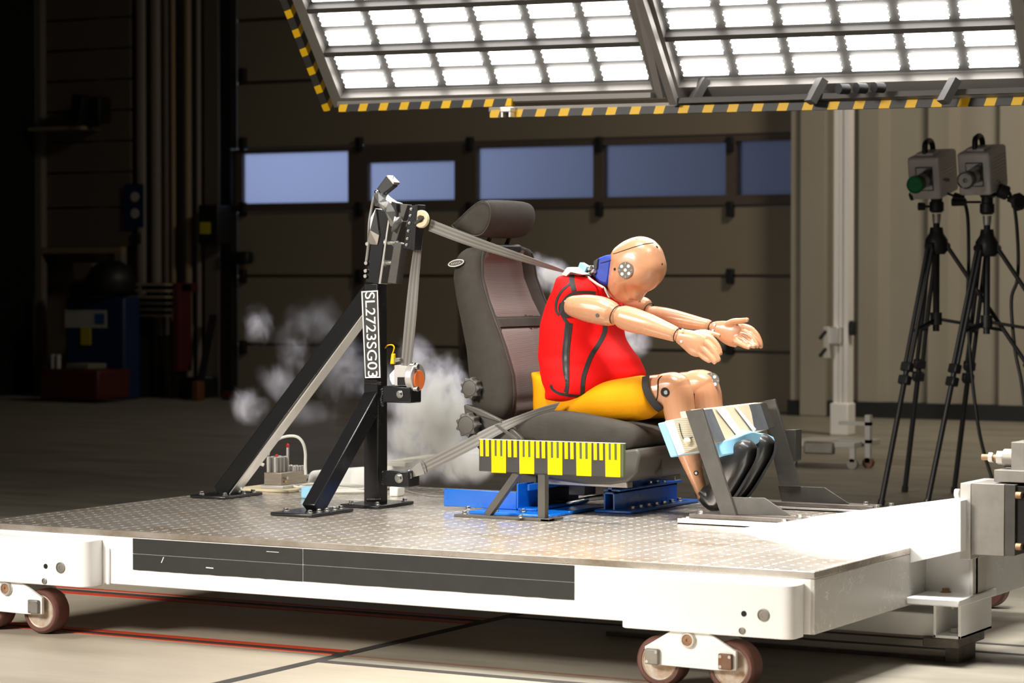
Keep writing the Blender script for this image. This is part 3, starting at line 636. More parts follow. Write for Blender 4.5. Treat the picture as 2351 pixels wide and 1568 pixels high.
def truck(px, py, rusty):
    c = UY(px, py, -.055); X = c.x
    yf = -.055
    def Q(x, y): q = UY(x, y, yf); c0 = UY(1581, 1469, yf); return V((q.x - c0.x + X, yf, q.z))
    poly = [Q(1479.7, 1484), Q(1541, 1448), Q(1622, 1452), Q(1689.5, 1496), Q(1689.5, 1540), Q(1640, 1539), Q(1516.5, 1527), Q(1480, 1524)]
    pl = MB().prism(poly, (0, .012, 0)).build('wheel_truck', 'white_paint', sled, bevel=.002)
    MB().prism([p_ + V((0, .1, 0)) for p_ in poly], (0, .012, 0)).build('rear_plate', 'white_paint', pl, bevel=.002)
    pc = Q(1581, 1469)
    MB().lathe(pc, (0, -1, 0), [(0, .0215), (.006, .0215), (.010, .019), (.010, .0155), (.004, .015), (.004, .0001)], 12).build('pivot_nut', 'galvanised', pl)
    MB().lathe(pc + V((0, -.004, 0)), (0, -1, 0), [(0, .0150), (.004, .0145), (.0045, .004), (.002, .003), (.002, .0001)]).build('pivot_pin', 'rust_hub', pl)
    for i, (wx_, wy_) in enumerate(((1503.5, 1509), (1668, 1520))):
        wc = Q(wx_, wy_); wc.y = .0; wc.z = .0685; R = .0675
        MB().lathe(wc + V((0, -.032, 0)), (0, 1, 0), [(.003, .0500), (0, .0520), (0, .0600), (.006, .0665), (.012, R), (.052, R), (.058, .0665), (.064, .060), (.064, .05)], 48).build('tyre', 'tyre', pl, smooth=40)
        MB().lathe(wc + V((0, -.030, 0)), (0, 1, 0), [(.0, .0505), (-.002, .048), (.002, .042), (.014, .040), (.016, .018), (.004, .016), (.004, .0001)], 48).build('wheel_rim', 'rim', pl, smooth=40)
        s = .0195; bc = Q(1499.5 if i == 0 else 1668, 1506.5 if i == 0 else 1518.5)
        MB().box((bc.x - s, yf - .012, bc.z - s * 1.05), (bc.x + s, yf, bc.z + s * 1.05)).build('bearing_block', 'machined' if (i == 0 or not rusty) else 'rust_steel', pl, bevel=.003)
        for sx, sz in ((-1, -1), (1, 1), (-1, 1)) if i else ((-1, -1), (1, 1)):
            MB().lathe((bc.x + sx * s * .68, yf - .012, bc.z + sz * s * .68), (0, -1, 0), [(0, .0042), (.001, .0042), (.001, .002), (.0002, .0015), (.0002, .0001)], 16).build('cap_screw', 'bolt_steel', pl)
truck(1581, 1469, True); truck(16, 1355, False)
# far side wheels (a tyre shows under the end beam)
for x in (-.18, -.42):
    p = V((x, 1.95, .0685)); p.x = UY(2262, 1345, 1.95).x if x == -.18 else x
    MB().lathe(p, (0, 1, 0), [(0, .05), (0, .06), (.008, .0675), (.05, .0675), (.058, .06), (.058, .05)], 40).build('tyre', 'tyre', sled, smooth=40)

# wedge shaped coupling beam of the sled (white, rises from the deck to the coupling block)
A_, Bq, Cq, C2 = UZ(1690, 1215, ZT), UZ(1750, 1238, ZT), V((.0, .69, ZT)), V((.0, .69, .282))
D_, E_ = UY(2206, 1266, .695), UY(2206, 1149, .695)
bm = bmesh.new()
for p in (A_, Bq, Cq, C2, D_, E_): bm.verts.new(p)
for p in (A_, E_, D_, C2): bm.verts.new(p + V((0, .28, 0)))
bmesh.ops.convex_hull(bm, input=bm.verts); me = bpy.data.meshes.new('coupling_beam'); bm.to_mesh(me); bm.free()
for v in me.vertices: v.co -= W[sled]
me.materials.append(M['white_paint']); o = bpy.data.objects.new('coupling_beam', me); COL.objects.link(o); o.parent = sled; W[o] = W[sled]
md = o.modifiers.new('bevel', 'BEVEL'); md.width = .002; md.segments = 2
# recess, flange, box bracket and big end beam behind
xw = UY(2240, 1350, .82).x
MB().box((-.003, .82, .165), (xw, .84, .31)).build('web_plate', 'white_paint', sled, bevel=.002)
MB().box((xw - .012, .80, .165), (xw, 2.5, .30)).build('rear_beam', 'scratched_paint', sled, bevel=.003)
fz0, fz1 = .170, .190
xf = UZ(2200, 1392, fz0).x
MB().box((.0, .66, fz0), (.153, .98, fz1)).build('flange', 'white_paint', sled, bevel=.003)
p = UZ(2171, 1360, fz1); bolt(sled, p, r=.011, material='rust_hub', h=.010)
xb0, xb1 = .068, .148; zb0 = .078
bx = MB(); t = .008
bx.box((xb0, .69, zb0), (xb1, .95, zb0 + t)); bx.box((xb0, .69, zb0), (xb0 + t, .95, fz0)); bx.box((xb1 - t, .69, zb0), (xb1, .95, fz0))
bx.build('guide_box', 'white_paint', sled, bevel=.001)
bolt(sled, ((xb0 + xb1) / 2, .75, zb0 + t), r=.011, material='galvanised', h=.012); bolt(sled, ((xb0 + xb1) / 2, .75, fz0 - .001), (0, 0, -1), r=.009, material='galvanised', h=.014)
MB().box((-1.1, .72, zb0 - .002), (xb0, .90, fz0 - .03)).build('lower_beam', 'white_paint', sled, bevel=.003)
MB().box((xb0 - .035, .70, .050), (xb1 - .01, .92, zb0 - .002)).build('slide_pad', 'worn_steel', sled, bevel=.003)
MB().box((xb0 + .01, .76, .0), (xb1 - .03, .90, .050)).build('slide_pad', 'worn_steel', sled)
MB().box((-1.0, .78, .0), (xb0, .80, .012)).build('guide_rail', 'worn_steel', sled)
# underside boxes seen dimly
for x in (520, 690): p = UY(x, 1385, .6); MB().cyl((p.x, .6, .10), (p.x, .6, ZB + .06), .022).build('underside_stud', 'steel', sled)

# ---- coupling block at the right edge
cb = root('coupling_block', UY(2203, 1275, .74), 'grey machined coupling block bolted to the end of the white sled beam', 'coupling')
yc = .74
def cbx(x0, x1, y0, y1, m, name, d=.16, yo=0, bev=.0015):
    a = UY(x0, y1, yc + yo); b_ = UY(x1, y0, yc + yo); return MB().box((a.x, yc + yo, a.z), (b_.x, yc + yo + d, b_.z)).build(name, m, cb, bevel=bev)
cbx(2204, 2229, 1110, 1284, 'galvanised', 'front_plate', .2)
cbx(2229, 2306, 1112, 1273, 'machined', 'body', .18)
cbx(2306, 2331, 1113, 1275, 'raw_steel', 'spacer_plate', .2)
cbx(2331, 2480, 1122, 1262, 'black_paint', 'buffer', .2, .01)
cbx(2321, 2480, 1020, 1102, 'machined', 'bearing_plate', .10, .04)
cbx(2282, 2480, 1086, 1106, 'machined', 'top_plate', .12, .02)
for y in (1133, 1251):
    p = UY(2204, y, yc + .02); MB().cyl(p, p - V((.014, 0, 0)), .013, 20).build('bolt', 'rust_hub' if y > 1200 else 'galvanised', cb, bevel=.001)
    p = UY(2333, y + 4, yc - .0); MB().cyl(p, p + V((.015, 0, 0)), .0095, 20).build('bolt', 'rust_hub', cb)
p = UY(2330, 1052, yc + .09)
MB().cyl(p, p - V((.095, 0, 0)), .0085, 18).build('threaded_rod', 'rust_hub', cb)
MB().cyl(p - V((.0, 0, 0)), p - V((.030, 0, 0)), .026, 28).build('collar', 'machined', cb, bevel=.001)
MB().cyl(p - V((.031, 0, 0)), p - V((.05, 0, 0)), .02, 6).build('hex_nut', 'galvanised', cb, bevel=.001)
MB().cyl(p - V((.062, 0, 0)), p - V((.075, 0, 0)), .0145, 6).build('hex_nut', 'galvanised', cb, bevel=.001)

# ================================================================== BELT TOWER
def adult(y): return y
tower = root('belt_tower', UZ(858, 1163, ZT + .005), 'black steel belt anchor tower with two sloping braces, bolted to the sled deck', 'frame')
YP = 1.03                                      # front face of the post
def quad(pts, Y, dep, name, m, parent, bevel=.002, **k):
    return MB().prism([UY(x, y, Y) for x, y in pts], (0, dep, 0)).build(name, m, parent, bevel=bevel, **k)
pA = UY(835, 1160, YP); pB = UY(868, 1160, YP); PWd = pB.x - pA.x
MB().box((pA.x, YP, ZT + .006), (pB.x, YP + .06, UY(850, 650, YP).z)).build('post', 'black_paint', tower, bevel=.004)
# tilted upper bracket bar (leans back a little)
quad([(838, 648), (868, 652), (893, 486), (858, 478)], YP - .006, .05, 'upper_bar', 'black_paint', tower, .003)
quad([(868, 652), (874, 652), (897, 488), (893, 486)], YP - .012, .065, 'upper_flange', 'steel', tower, .0015)
quad([(889, 650), (909, 652), (922, 560), (905, 555)], YP - .01, .04, 'slotted_bar', 'raw_steel', tower, .002)
quad([(905, 570), (936, 470), (915, 468), (895, 560)], YP - .004, .03, 'bracket_plate', 'raw_steel', tower, .002)
quad([(926, 570), (943, 572), (958, 472), (941, 472)], YP - .02, .012, 'slot_rail', 'black_paint', tower, .001)
quad([(943, 574), (951, 574), (959, 470), (953, 470)], YP - .02, .05, 'slot_rail', 'black_paint', tower, .001)
quad([(897, 480), (911, 486), (911, 466), (898, 462)], YP - .02, .04, 'top_tube', 'black_paint', tower, .002)
for y in (480, 495, 512, 530, 548, 562): bolt(tower, UY(944 - (y - 480) * .13, y, YP - .022), (0, -1, 0), r=.0035, h=.003)
for x, y in ((897, 557), (893, 603)):
    p = UY(x, y, YP + .0); MB().cyl(p - V((.012, 0, 0)), p + V((.014, 0, 0)), .0085, 6).build('clamp_bolt', 'bolt_steel', tower, bevel=.0008)
    MB().cyl(p + V((-.02, 0, 0)), p + V((-.012, 0, 0)), .012, 16).build('washer', 'galvanised', tower); MB().cyl(p + V((.014, 0, 0)), p + V((.03, 0, 0)), .006, 12).build('bolt_shank', 'galvanised', tower)
for y in (560, 604, 622, 634): p = UY(842 - (y - 600) * .06, y, YP - .01); MB().cyl(p, p + V((0, -.006, 0)), .006, 12).build('rivet', 'steel', tower)
# base plates and braces
def baseplate(x, y, lx, ly, m='black_paint'):
    c = UZ(x, y, ZT + .006); return c, MB().box((c.x - lx / 2, c.y - ly / 2, ZT + .0005), (c.x + lx / 2, c.y + ly / 2, ZT + .011)).build('base_plate', m, tower, bevel=.003)
c1, _ = baseplate(866, 1157, .15, .22)
for dx, dy in ((-.05, -.08), (.05, -.08), (-.055, .085), (.055, .085)): bolt(tower, (c1.x + dx, c1.y + dy, ZT + .011), r=.008)
c2, _ = baseplate(717, 1175, .16, .24)
for dx, dy in ((-.06, -.06), (.05, -.09), (.055, -.045), (.055, 0), (.055, .045), (-.055, .08), (.05, .09)): bolt(tower, (c2.x + dx, c2.y + dy, ZT + .011), r=.008)
c3, _ = baseplate(520, 1136, .15, .22)
for dx, dy in ((-.055, -.07), (.05, -.08), (.055, .02), (-.055, .08), (.055, .08)): bolt(tower, (c3.x + dx, c3.y + dy, ZT + .011), r=.008)
pt = V((pA.x + .03, YP + .03, UY(850, 905, YP).z)); MB().bar((c2.x + .0, c2.y, ZT + .011), pt, .055, .055).build('front_brace', 'black_paint', tower, bevel=.004)
pt = V((pA.x + .01, YP + .05, UY(835, 668, YP + .05).z)); MB().bar((c3.x - .01, c3.y, ZT + .011), pt, .06, .06).build('rear_brace', 'black_paint', tower, bevel=.004)
# metal strip added for the bright deck reflection under the rear brace
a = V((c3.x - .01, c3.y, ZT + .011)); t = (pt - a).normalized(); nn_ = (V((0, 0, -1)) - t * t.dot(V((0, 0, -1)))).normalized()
MB().bar(a + nn_ * .032 + t * .03, pt + nn_ * .032 - t * .02, .052, .005).build('reflection_strip', 'alu', tower, bevel=.0015)
# brackets for retractor and lower anchor
quad([(878, 886), (942, 888), (942, 926), (878, 924)], YP - .02, .07, 'retractor_bracket', 'black_paint', tower, .004)
bolt(tower, UY(918, 905, YP - .021), (0, -1, 0), r=.009, h=.006)
quad([(878, 1081), (938, 1081), (938, 1120), (878, 1116)], YP - .02, .07, 'anchor_bracket', 'black_paint', tower, .004)
bolt(tower, UY(916, 1098, YP - .021), (0, -1, 0), r=.011, h=.006)
for (x0, y0, n) in ((839, 880, 9), (876, 895, 8), (878, 1085, 6), (843, 1148, 8)):
    w_ = MB()
    for i in range(n):
        p = UY(x0 + (i * 4 if y0 in (880, 1148) else math.sin(i) * 1.5), y0 + (0 if y0 in (880, 1148) else i * 5), YP - .003); w_.lathe(p + V((0, .004, 0)), (0, -1, 0), [(0, .006), (.004, .005), (.007, .002), (.008, .0001)], 8)
    w_.build('weld_bead', 'black_rubber', tower, smooth=60)
# top arm: connector, foil and cable
quad([(862, 437), (878, 447), (903, 427), (902, 413), (886, 404)], YP + .0, .03, 'plug_housing', 'black_plastic', tower, .003)
quad([(886, 404), (889, 402), (905, 418), (903, 424)], YP - .004, .036, 'plug_rim', 'steel', tower, .001)
quad([(893, 411), (903, 403), (901, 420)], YP + .01, .004, 'foil_tip', 'galvanised', tower, .0005)
MB().tube([UY(866, 440, YP + .015), UY(858, 455, YP), UY(853, 480, YP), UY(848, 510, YP - .01), UY(846, 560, YP - .01), UY(841, 600, YP - .01)], .005, smooth=5).build('cable', 'grey_cable', tower, smooth=60)
p = UY(865, 441, YP - .005); MB().lathe(p, (0, -1, 0), [(0, .008), (.004, .007), (.006, .001)], 14).build('joint_ball', 'bolt_steel', tower, smooth=60)
# crumpled foil around the tower top
rs = random.Random(4)
def foil(pts, name='foil_wrap'):
    q = MB(); P = [UY(x, y, YP - .012 + rs.uniform(-.02, .006)) for x, y in pts]; k = len(P); c = sum(P, V()) / k + V((0, -.018, 0))
    q.add(P + [c] + [p + V((0, .05, 0)) for p in P], [(i, (i + 1) % k, k) for i in range(k)] + [(i, (i + 1) % k, k + 1 + (i + 1) % k, k + 1 + i) for i in range(k)])
    return q.build(name, 'foil', tower, smooth=0)
mat('foil', (.75, .75, .74), .25, .9, bump=.6, bscale=18)
foil([(858, 447), (868, 443), (882, 455), (890, 462), (893, 480), (885, 488), (872, 476), (860, 472)])
foil([(882, 455), (893, 462), (908, 485), (903, 510), (897, 520), (889, 500), (880, 478)])
foil([(903, 500), (921, 497), (922, 508), (908, 527), (898, 532)])
foil([(851, 500), (862, 480), (870, 540), (866, 562), (842, 560), (846, 530)])
# identification plate with its number
sgn = [(828.5, 668), (868, 665.7), (874.4, 868), (837.4, 868.8)]
pl = quad(sgn, YP - .012, .004, 'number_plate', 'black_board', tower, .0005)
def inset(q, k):
    c = V((sum(x for x, y in q) / 4, sum(y for x, y in q) / 4, 0)); return [(c.x + (x - c.x) * (1 - k[0]), c.y + (y - c.y) * (1 - k[1])) for x, y in q]
o_ = inset(sgn, (.04, .008)); i_ = inset(sgn, (.17, .035)); q = MB()
for k in range(4):
    j = (k + 1) % 4; q.add([UY(*o_[k], YP - .0125), UY(*o_[j], YP - .0125), UY(*i_[j], YP - .0125), UY(*i_[k], YP - .0125), UY(*o_[k], YP - .0135), UY(*o_[j], YP - .0135), UY(*i_[j], YP - .0135), UY(*i_[k], YP - .0135)],
        [(4, 5, 6, 7), (0, 3, 2, 1), (0, 1, 5, 4), (2, 3, 7, 6)])
q.build('plate_border', 'white_print', pl, smooth=0)
def text(s, name, m, parent, xdir, ydir, ctr, length, height, off=.02, depth=.0006):
    cu = bpy.data.curves.new(name, 'FONT'); cu.body = s; cu.align_x = 'CENTER'; cu.align_y = 'CENTER'; cu.extrude = .002; cu.offset = off
    t = bpy.data.objects.new(name, cu); COL.objects.link(t); dg = bpy.context.evaluated_depsgraph_get(); dg.update()
    me = bpy.data.meshes.new_from_object(t.evaluated_get(dg)); bpy.data.objects.remove(t)
    co = [v.co.copy() for v in me.vertices]; x0 = min(c.x for c in co); x1 = max(c.x for c in co); y0 = min(c.y for c in co); y1 = max(c.y for c in co)
    xd = V(xdir).normalized(); yd = V(ydir).normalized(); n = xd.cross(yd)
    for v, c in zip(me.vertices, co):
        v.co = V(ctr) - W[parent] + xd * ((c.x - x0) / (x1 - x0) - .5) * length + yd * ((c.y - y0) / (y1 - y0) - .5) * height + n * (depth if c.z > 0 else 0)
    me.materials.clear(); me.materials.append(M[m]); o = bpy.data.objects.new(name, me); COL.objects.link(o); o.parent = parent; W[o] = W[parent]; return o
a = UY(849, 671, YP - .0127); b_ = UY(856, 866, YP - .0127)
xd = (b_ - a).normalized(); yd = V((0, -1, 0)).cross(xd) * 1; yd = yd if yd.x > 0 else -yd
text('SL2723SG03', 'plate_number', 'white_print', pl, xd, yd, (a + b_) / 2, (b_ - a).length, (UY(864, 760, YP).x - UY(841.5, 760, YP).x), off=.006)

# ---- belt retractor on its bracket
ret = root('belt_retractor', UY(912, 887, YP - .0), 'metal seat belt retractor with an orange disc, on the tower bracket', 'retractor')
quad([(905, 838), (948, 842), (948, 886), (905, 886)], YP - .012, .05, 'frame', 'galvanised', ret, .002)
quad([(912, 866), (938, 866), (938, 884), (912, 884)], YP - .016, .006, 'spool_window', 'dark_hole', ret, .001)
quad([(893, 860), (906, 846), (908, 884), (900, 884), (894, 872)], YP - .01, .04, 'side_cover', 'white_print', ret, .003)
p = UY(958, 866, YP + .015)
MB().cyl(p + V((-.022, 0, 0)), p + V((.004, 0, 0)), .046, 28).build('gear_cover', 'galvanised', ret, bevel=.003)
MB().cyl(p + V((.004, 0, -.01)), p + V((.009, 0, -.01)), .033, 24).build('orange_disc', 'orange', ret, bevel=.002)
for dx, dz in ((.0, .035), (.0, -.037), (-.012, .04)): MB().cyl(p + V((dx, -.02, dz)), p + V((dx + .016, -.02, dz)), .009, 12).build('stud', 'bolt_steel', ret, bevel=.001)
quad([(895, 836), (898, 812), (904, 812), (904, 836)], YP - .01, .012, 'yellow_plug', 'yellow_plug', ret, .002)
quad([(905, 822), (917, 822), (917, 828), (905, 832)], YP - .008, .012, 'igniter', 'bolt_steel', ret, .001)
MB().tube([UY(901, 813, YP), UY(905, 798, YP), UY(900, 792, YP + .01), UY(890, 793, YP + .02), UY(884, 799, YP + .03)], .0022, smooth=6).build('yellow_wire', 'yellow', ret, smooth=60)

# ---- seat belt: one webbing through the D-ring
belt = root('seat_belt', UY(968, 500, YP), 'grey striped three-point seat belt from tower ring to the dummy shoulder and lap', 'seat belt')
yb = YP + .01
MB().ribbon([UY(990, 504, yb), UY(1095, 545, 1.07), UY(1192, 581, 1.13), UY(1262, 607, 1.2), UY(1303, 623, 1.25)], [UY(984, 530, yb), UY(1064, 560, 1.06), UY(1158, 589, 1.11), UY(1240, 612, 1.19), UY(1302, 628, 1.25)], .0022).build('shoulder_strap', 'webbing', belt, smooth=50)
MB().ribbon([UY(958, 515, yb), UY(942, 620, yb), UY(930, 730, yb), UY(920, 845, yb)], [UY(973, 515, yb + .02), UY(964, 620, yb + .01), UY(956, 730, yb), UY(944, 845, yb)], .0022).build('retractor_strap', 'webbing', belt, smooth=50)
MB().ribbon([UY(965, 1062, yb), UY(1060, 1013, 1.06), UY(1139, 973.5, 1.09), UY(1237, 937, 1.12), UY(1286, 923, 1.14)], [UY(975, 1086, yb), UY(1080, 1034, 1.06), UY(1160, 990, 1.09), UY(1215, 962, 1.12), UY(1270, 946, 1.14)], .0025).build('lap_strap', 'webbing', belt, smooth=50)
MB().ribbon([UY(940, 1084, yb), UY(952, 1070, yb), UY(966, 1060, yb)], [UY(943, 1096, yb), UY(958, 1093, yb), UY(976, 1088, yb)], .006).build('stitched_end', 'grey_cable', belt, smooth=50)
MB().tube([UY(968, 1058, yb - .003), UY(976, 1070, yb - .004), UY(979, 1087, yb - .003)], .0018, smooth=4).build('wire_clip', 'bolt_steel', belt)
quad([(928, 1082), (940, 1078), (944, 1098), (932, 1102)], yb - .02, .008, 'anchor_tongue', 'bolt_steel', belt, .002)
p = UY(970, 503, YP - .005)
MB().lathe(p, (0, -1, 0), [(.0, .013), (0, .026), (.004, .029), (.010, .029), (.014, .026), (.014, .013), (.010, .010), (.004, .010)], 28).build('guide_ring', 'cream_foam', belt, smooth=50)
MB().bar(UY(953, 513, YP - .02), UY(972, 498, YP - .022), .008, .008).build('ring_slot', 'black_plastic', belt)
# crumpled end on the dummy's shoulder
q = MB(); base = [(1288, 630), (1302, 614), (1312, 613), (1330, 625), (1338, 630), (1320, 634), (1300, 634)]
P = [UY(x, y, 1.24 + .02 * math.sin(3 * i)) for i, (x, y) in enumerate(base)]; c = UY(1310, 624, 1.215)
q.add(P + [c] + [p_ + V((0, .05, 0)) for p_ in P], [(i, (i + 1) % 7, 7) for i in range(7)] + [(i, (i + 1) % 7, 8 + (i + 1) % 7, 8 + i) for i in range(7)]); q.build('shoulder_bunch', 'light_grey', belt, smooth=60)

# ================================================================== CAR SEAT
YC = 1.35
seat = root('car_seat', UY(1200, 1090, YC), 'dark grey car seat with ribbed pinkish panels, headrest and adjustment knobs', 'car seat')
#      y     rear  crest half-width
LV = [(562, 1056, 1074, .13), (566, 1046, 1080, .165), (576, 1034, 1085, .19), (592, 1023, 1086, .203), (637, 1019, 1090, .215), (688, 1029, 1106, .225), (739, 1041, 1127, .233), (800, 1053, 1150, .238), (860, 1059, 1168, .24), (907, 1062, 1172, .24), (935, 1068, 1168, .238), (952, 1086, 1160, .23), (963, 1112, 1148, .21)]
YN = 1.12
def sback(y):
    xr, xf, hw = interp(LV, y); a = UY(xr, y, YN); b_ = UY(xf, y, YN); return a.x, b_.x, hw, a.z
def front_x(y, b_):
    xr, xf, hw, z = sback(y); u = abs(b_) / hw
    dip = .048 * min(1, max(0, (y - 560) / 40)) * min(1, max(0.25, (985 - y) / 60))
    crest = .84
    if u <= crest: k = u / crest; s = (1 - math.cos(math.pi * min(1, max(0, (k - .45) / .55)))) / 2; return xf - dip * (1 - s)
    k = (u - crest) / (1 - crest); return xf - (xf - xr) * .42 * (1 - max(0, 1 - k ** 3) ** .3333)
rings = []
for i in range(49):
    y = 562 + (963 - 562) * (i / 48); xr, xf, hw, z = sback(y); ring = []
    for j in range(33): b_ = -hw + 2 * hw * (.5 - .5 * math.cos(math.pi * j / 32)); ring.append(V((front_x(y, b_), YC + b_, z)))
    for j in range(1, 20):
        b_ = hw - 2 * hw * j / 20; u = abs(b_) / hw; xe = xf - (xf - xr) * .42; ring.append(V((xe - (xe - xr) * (1 - u ** 9) ** .5, YC + b_, z)))
    rings.append(ring)
MB().loft(rings[::-1]).build('backrest', 'seat_fabric', seat, smooth=70)
def panel(y0, y1, wf0, wf1, name, m, off=.0035):
    q = MB(); top = []; n = 24
    rr = []
    for i in range(n + 1):
        y = lerp(y0, y1, i / n); xr, xf, hw, z = sback(y); wv = lerp(wf0, wf1, i / n); e = min(i, n - i) / 2; ed = min(1, e)
        row = [V((front_x(y, wv * s_) + off * min(1, ed, (1 - abs(s_)) * 12) , YC + wv * s_, z)) for s_ in [k / 12 - 1 for k in range(25)]]
        back = [p - V((.010, 0, 0)) for p in row]; rr.append(row + back[::-1])
    q.loft(rr); return q.build(name, m, seat, smooth=60)
panel(573, 728, .125, .150, 'upper_insert', 'seat_insert'); panel(731, 753, .150, .152, 'insert_band', 'seat_fabric', .005); panel(756, 958, .152, .150, 'lower_insert', 'seat_insert')
for s in (-1, 1):                               # piping along bolster crest
    pts = []
    for i in range(40):
        y = 578 + (945 - 578) * i / 39; xr, xf, hw, z = sback(y); b_ = s * hw * .86; pts.append(V((front_x(y, b_) + .0006, YC + b_, z)))
    MB().tube(pts, .0022, 6).build('piping', 'seat_plastic', seat, smooth=60)
# oval badge
p = UY(1048, 604, YC - .209); q = MB(); ax = (UY(1068, 600, YC - .209) - UY(1028, 609, YC - .209)).normalized(); ay = V((0, 1, 0)).cross(ax)
el = lambda k, r1, r2: [p + ax * (math.cos(6.283 * i / 32) * r1) + ay * (math.sin(6.283 * i / 32) * r2) + V((0, k, 0)) for i in range(32)]
q.loft([el(.012, .031, .0115), el(-.003, .031, .0115)]); bd = q.build('oval_badge', 'knob_plastic', seat, smooth=30)
q = MB(); q.loft([el(-.0032, .031, .0115), el(-.0042, .0305, .011), el(-.0042, .0275, .0085), el(-.0032, .027, .008)], cap=False); q.build('badge_rim', 'light_grey', bd, smooth=60)
q = MB()
for i in range(6): c = p + ax * (-.016 + i * .0062) + V((0, -.0034, 0)); q.bar(c - ay * .003 - ax * .001, c + ay * .003 + ax * .001, .001, .0013, up=(0, 1, 0))
q.build('badge_mark', 'light_grey', bd, smooth=0)
# headrest
HP = [(1034, 519), (1052, 503), (1072, 483), (1090, 468), (1106, 459), (1120, 461), (1128, 474), (1130, 494), (1125, 516), (1114, 534), (1102, 543), (1085, 543), (1060, 533), (1042, 526)]
cx_, cy_ = 1095, 502
rings = []
for (Y, k, dx) in ((1.185, .15, 0), (1.186, .7, 0), (1.190, .93, 0), (1.20, 1.0, 0), (1.23, 1.05, 0), (1.29, 1.08, 2), (1.35, 1.09, 3), (1.41, 1.08, 2), (1.46, 1.03, 0), (1.49, .95, 0), (1.505, .8, 0), (1.51, .5, 0), (1.512, .1, 0)):
    r_ = []
    for (x, y) in HP: P_ = UY(cx_ + (x - cx_), cy_ + (y - cy_), 1.19); C_ = UY(cx_, cy_, 1.19); r_.append(V((C_.x + (P_.x - C_.x) * k, Y, C_.z + (P_.z - C_.z) * (k if k < 1 else (1 + (k - 1) * .8)))))
    rings.append(r_)
MB().loft(rings).build('headrest', 'seat_fabric', seat, smooth=80, mods=[('SUBSURF', dict(levels=2, render_levels=2))])
pts = [V((UY(x, y, 1.19).x, 1.187, UY(x, y, 1.19).z)) for x, y in HP]; C_ = UY(cx_, cy_, 1.187)
MB().tube([C_ + (p - C_) * .93 + V((0, -.000, 0)) for p in pts + [pts[0]]], .0016, 6, smooth=3).build('headrest_seam', 'seat_plastic', seat, smooth=60)
for Y in (1.29, 1.42): a = UY(1080, 575, 1.2); b_ = UY(1098, 535, 1.2); MB().cyl((a.x, Y, a.z), (b_.x, Y, b_.z), .007, 12).build('headrest_post', 'black_plastic', seat)
MB().box((UY(1075, 570, 1.2).x, 1.26, UY(1075, 572, 1.2).z - .01), (UY(1110, 570, 1.2).x, 1.46, UY(1075, 560, 1.2).z)).build('headrest_collar', 'black_plastic', seat, bevel=.008)
# cushion
CP = [(1172, 1005), (1172, 985), (1186, 966), (1212, 951), (1240, 944.5), (1268, 943), (1305, 946), (1350, 954), (1392, 963), (1425, 970), (1446, 978), (1456, 992), (1458, 1010), (1450, 1030), (1440, 1040), (1300, 1030), (1190, 1015)]
rings = []
for i in range(25):
    b_ = -.245 + .49 * i / 24; u = abs(b_) / .245; edge = 1 - max(0, (u - .86) / .14) ** 2 * .28; r_ = []
    for (x, y) in CP:
        p = UY(x, y, 1.105); c = UY(1320, 1010, 1.105); dip = 0 if p.z < c.z else .028 * (1 - min(1, u / .75) ** 3)
        r_.append(V((c.x + (p.x - c.x) * (1 - .03 * (1 - edge) / .28 * 2), YC + b_, c.z + (p.z - c.z) * edge - dip * min(1, (p.z - c.z) / .05))))
    rings.append(r_)
MB().loft(rings).build('seat_cushion', 'seat_fabric', seat, smooth=70, mods=[('SUBSURF', dict(levels=1, render_levels=1))])
# plastic side and front valance
TP = [(1165, 1000), (1200, 1010), (1300, 1024), (1430, 1034), (1462, 1030), (1470, 1045), (1462, 1085), (1440, 1106), (1400, 1113), (1340, 1112), (1280, 1104), (1180, 1080), (1160, 1040)]
vl = MB().loft([[UY(x, y, 1.10) + V((0, 0, 0)) for x, y in TP], [V((UY(x, y, 1.10).x, 1.60, UY(x, y, 1.10).z)) for x, y in TP]]).build('side_valance', 'seat_plastic', seat, smooth=40, bevel=.008)
MB().box((UY(1462, 1060, 1.25).x - .03, 1.262, UY(1462, 1088, 1.25).z), (UX(1500, 1060, UY(1466, 1045, 1.1).x).x + .0015, 1.264, UY(1462, 1040, 1.25).z)).build('valance_seam', 'black_plastic', seat)
# recliner cover and knobs
quad([(1064, 930), (1074, 930), (1110, 947), (1150, 966), (1176, 984), (1200, 1008), (1195, 1050), (1160, 1062), (1110, 1046), (1085, 1015), (1070, 985)], 1.098, .03, 'recliner_cover', 'seat_plastic', seat, .004)
quad([(1066, 928), (1100, 940), (1147, 963), (1152, 971), (1100, 955), (1068, 938)], 1.088, .02, 'cover_ridge', 'knob_plastic', seat, .003)
quad([(1135, 976), (1143, 974), (1188, 1008), (1182, 1012)], 1.086, .014, 'cover_edge', 'knob_plastic', seat, .001)
def knob(x, y, r, Y):
    c = UY(x, y, Y); n = 9; q = MB(); R = r / SC(c)
    def rg(k, h, lob): return [c + V((math.cos(a) * R * k * (1 + lob * abs(math.cos(a * n / 2)) ** 3 - lob * .5), -h, math.sin(a) * R * k * (1 + lob * abs(math.cos(a * n / 2)) ** 3 - lob * .5))) for a in [6.28318 * i / 108 for i in range(108)]]
    q.loft([rg(.93, -.01, .22), rg(.95, .008, .22), rg(.95, .022, .22), rg(.90, .026, .20), rg(.74, .0275, .02), rg(.71, .026, 0), rg(.69, .0275, 0), rg(.3, .029, 0), rg(.01, .029, 0)])
    return q.build('adjuster_knob', 'knob_plastic', seat, smooth=35)
knob(1087, 891, 25, 1.118); knob(1079, 975, 28, 1.085)
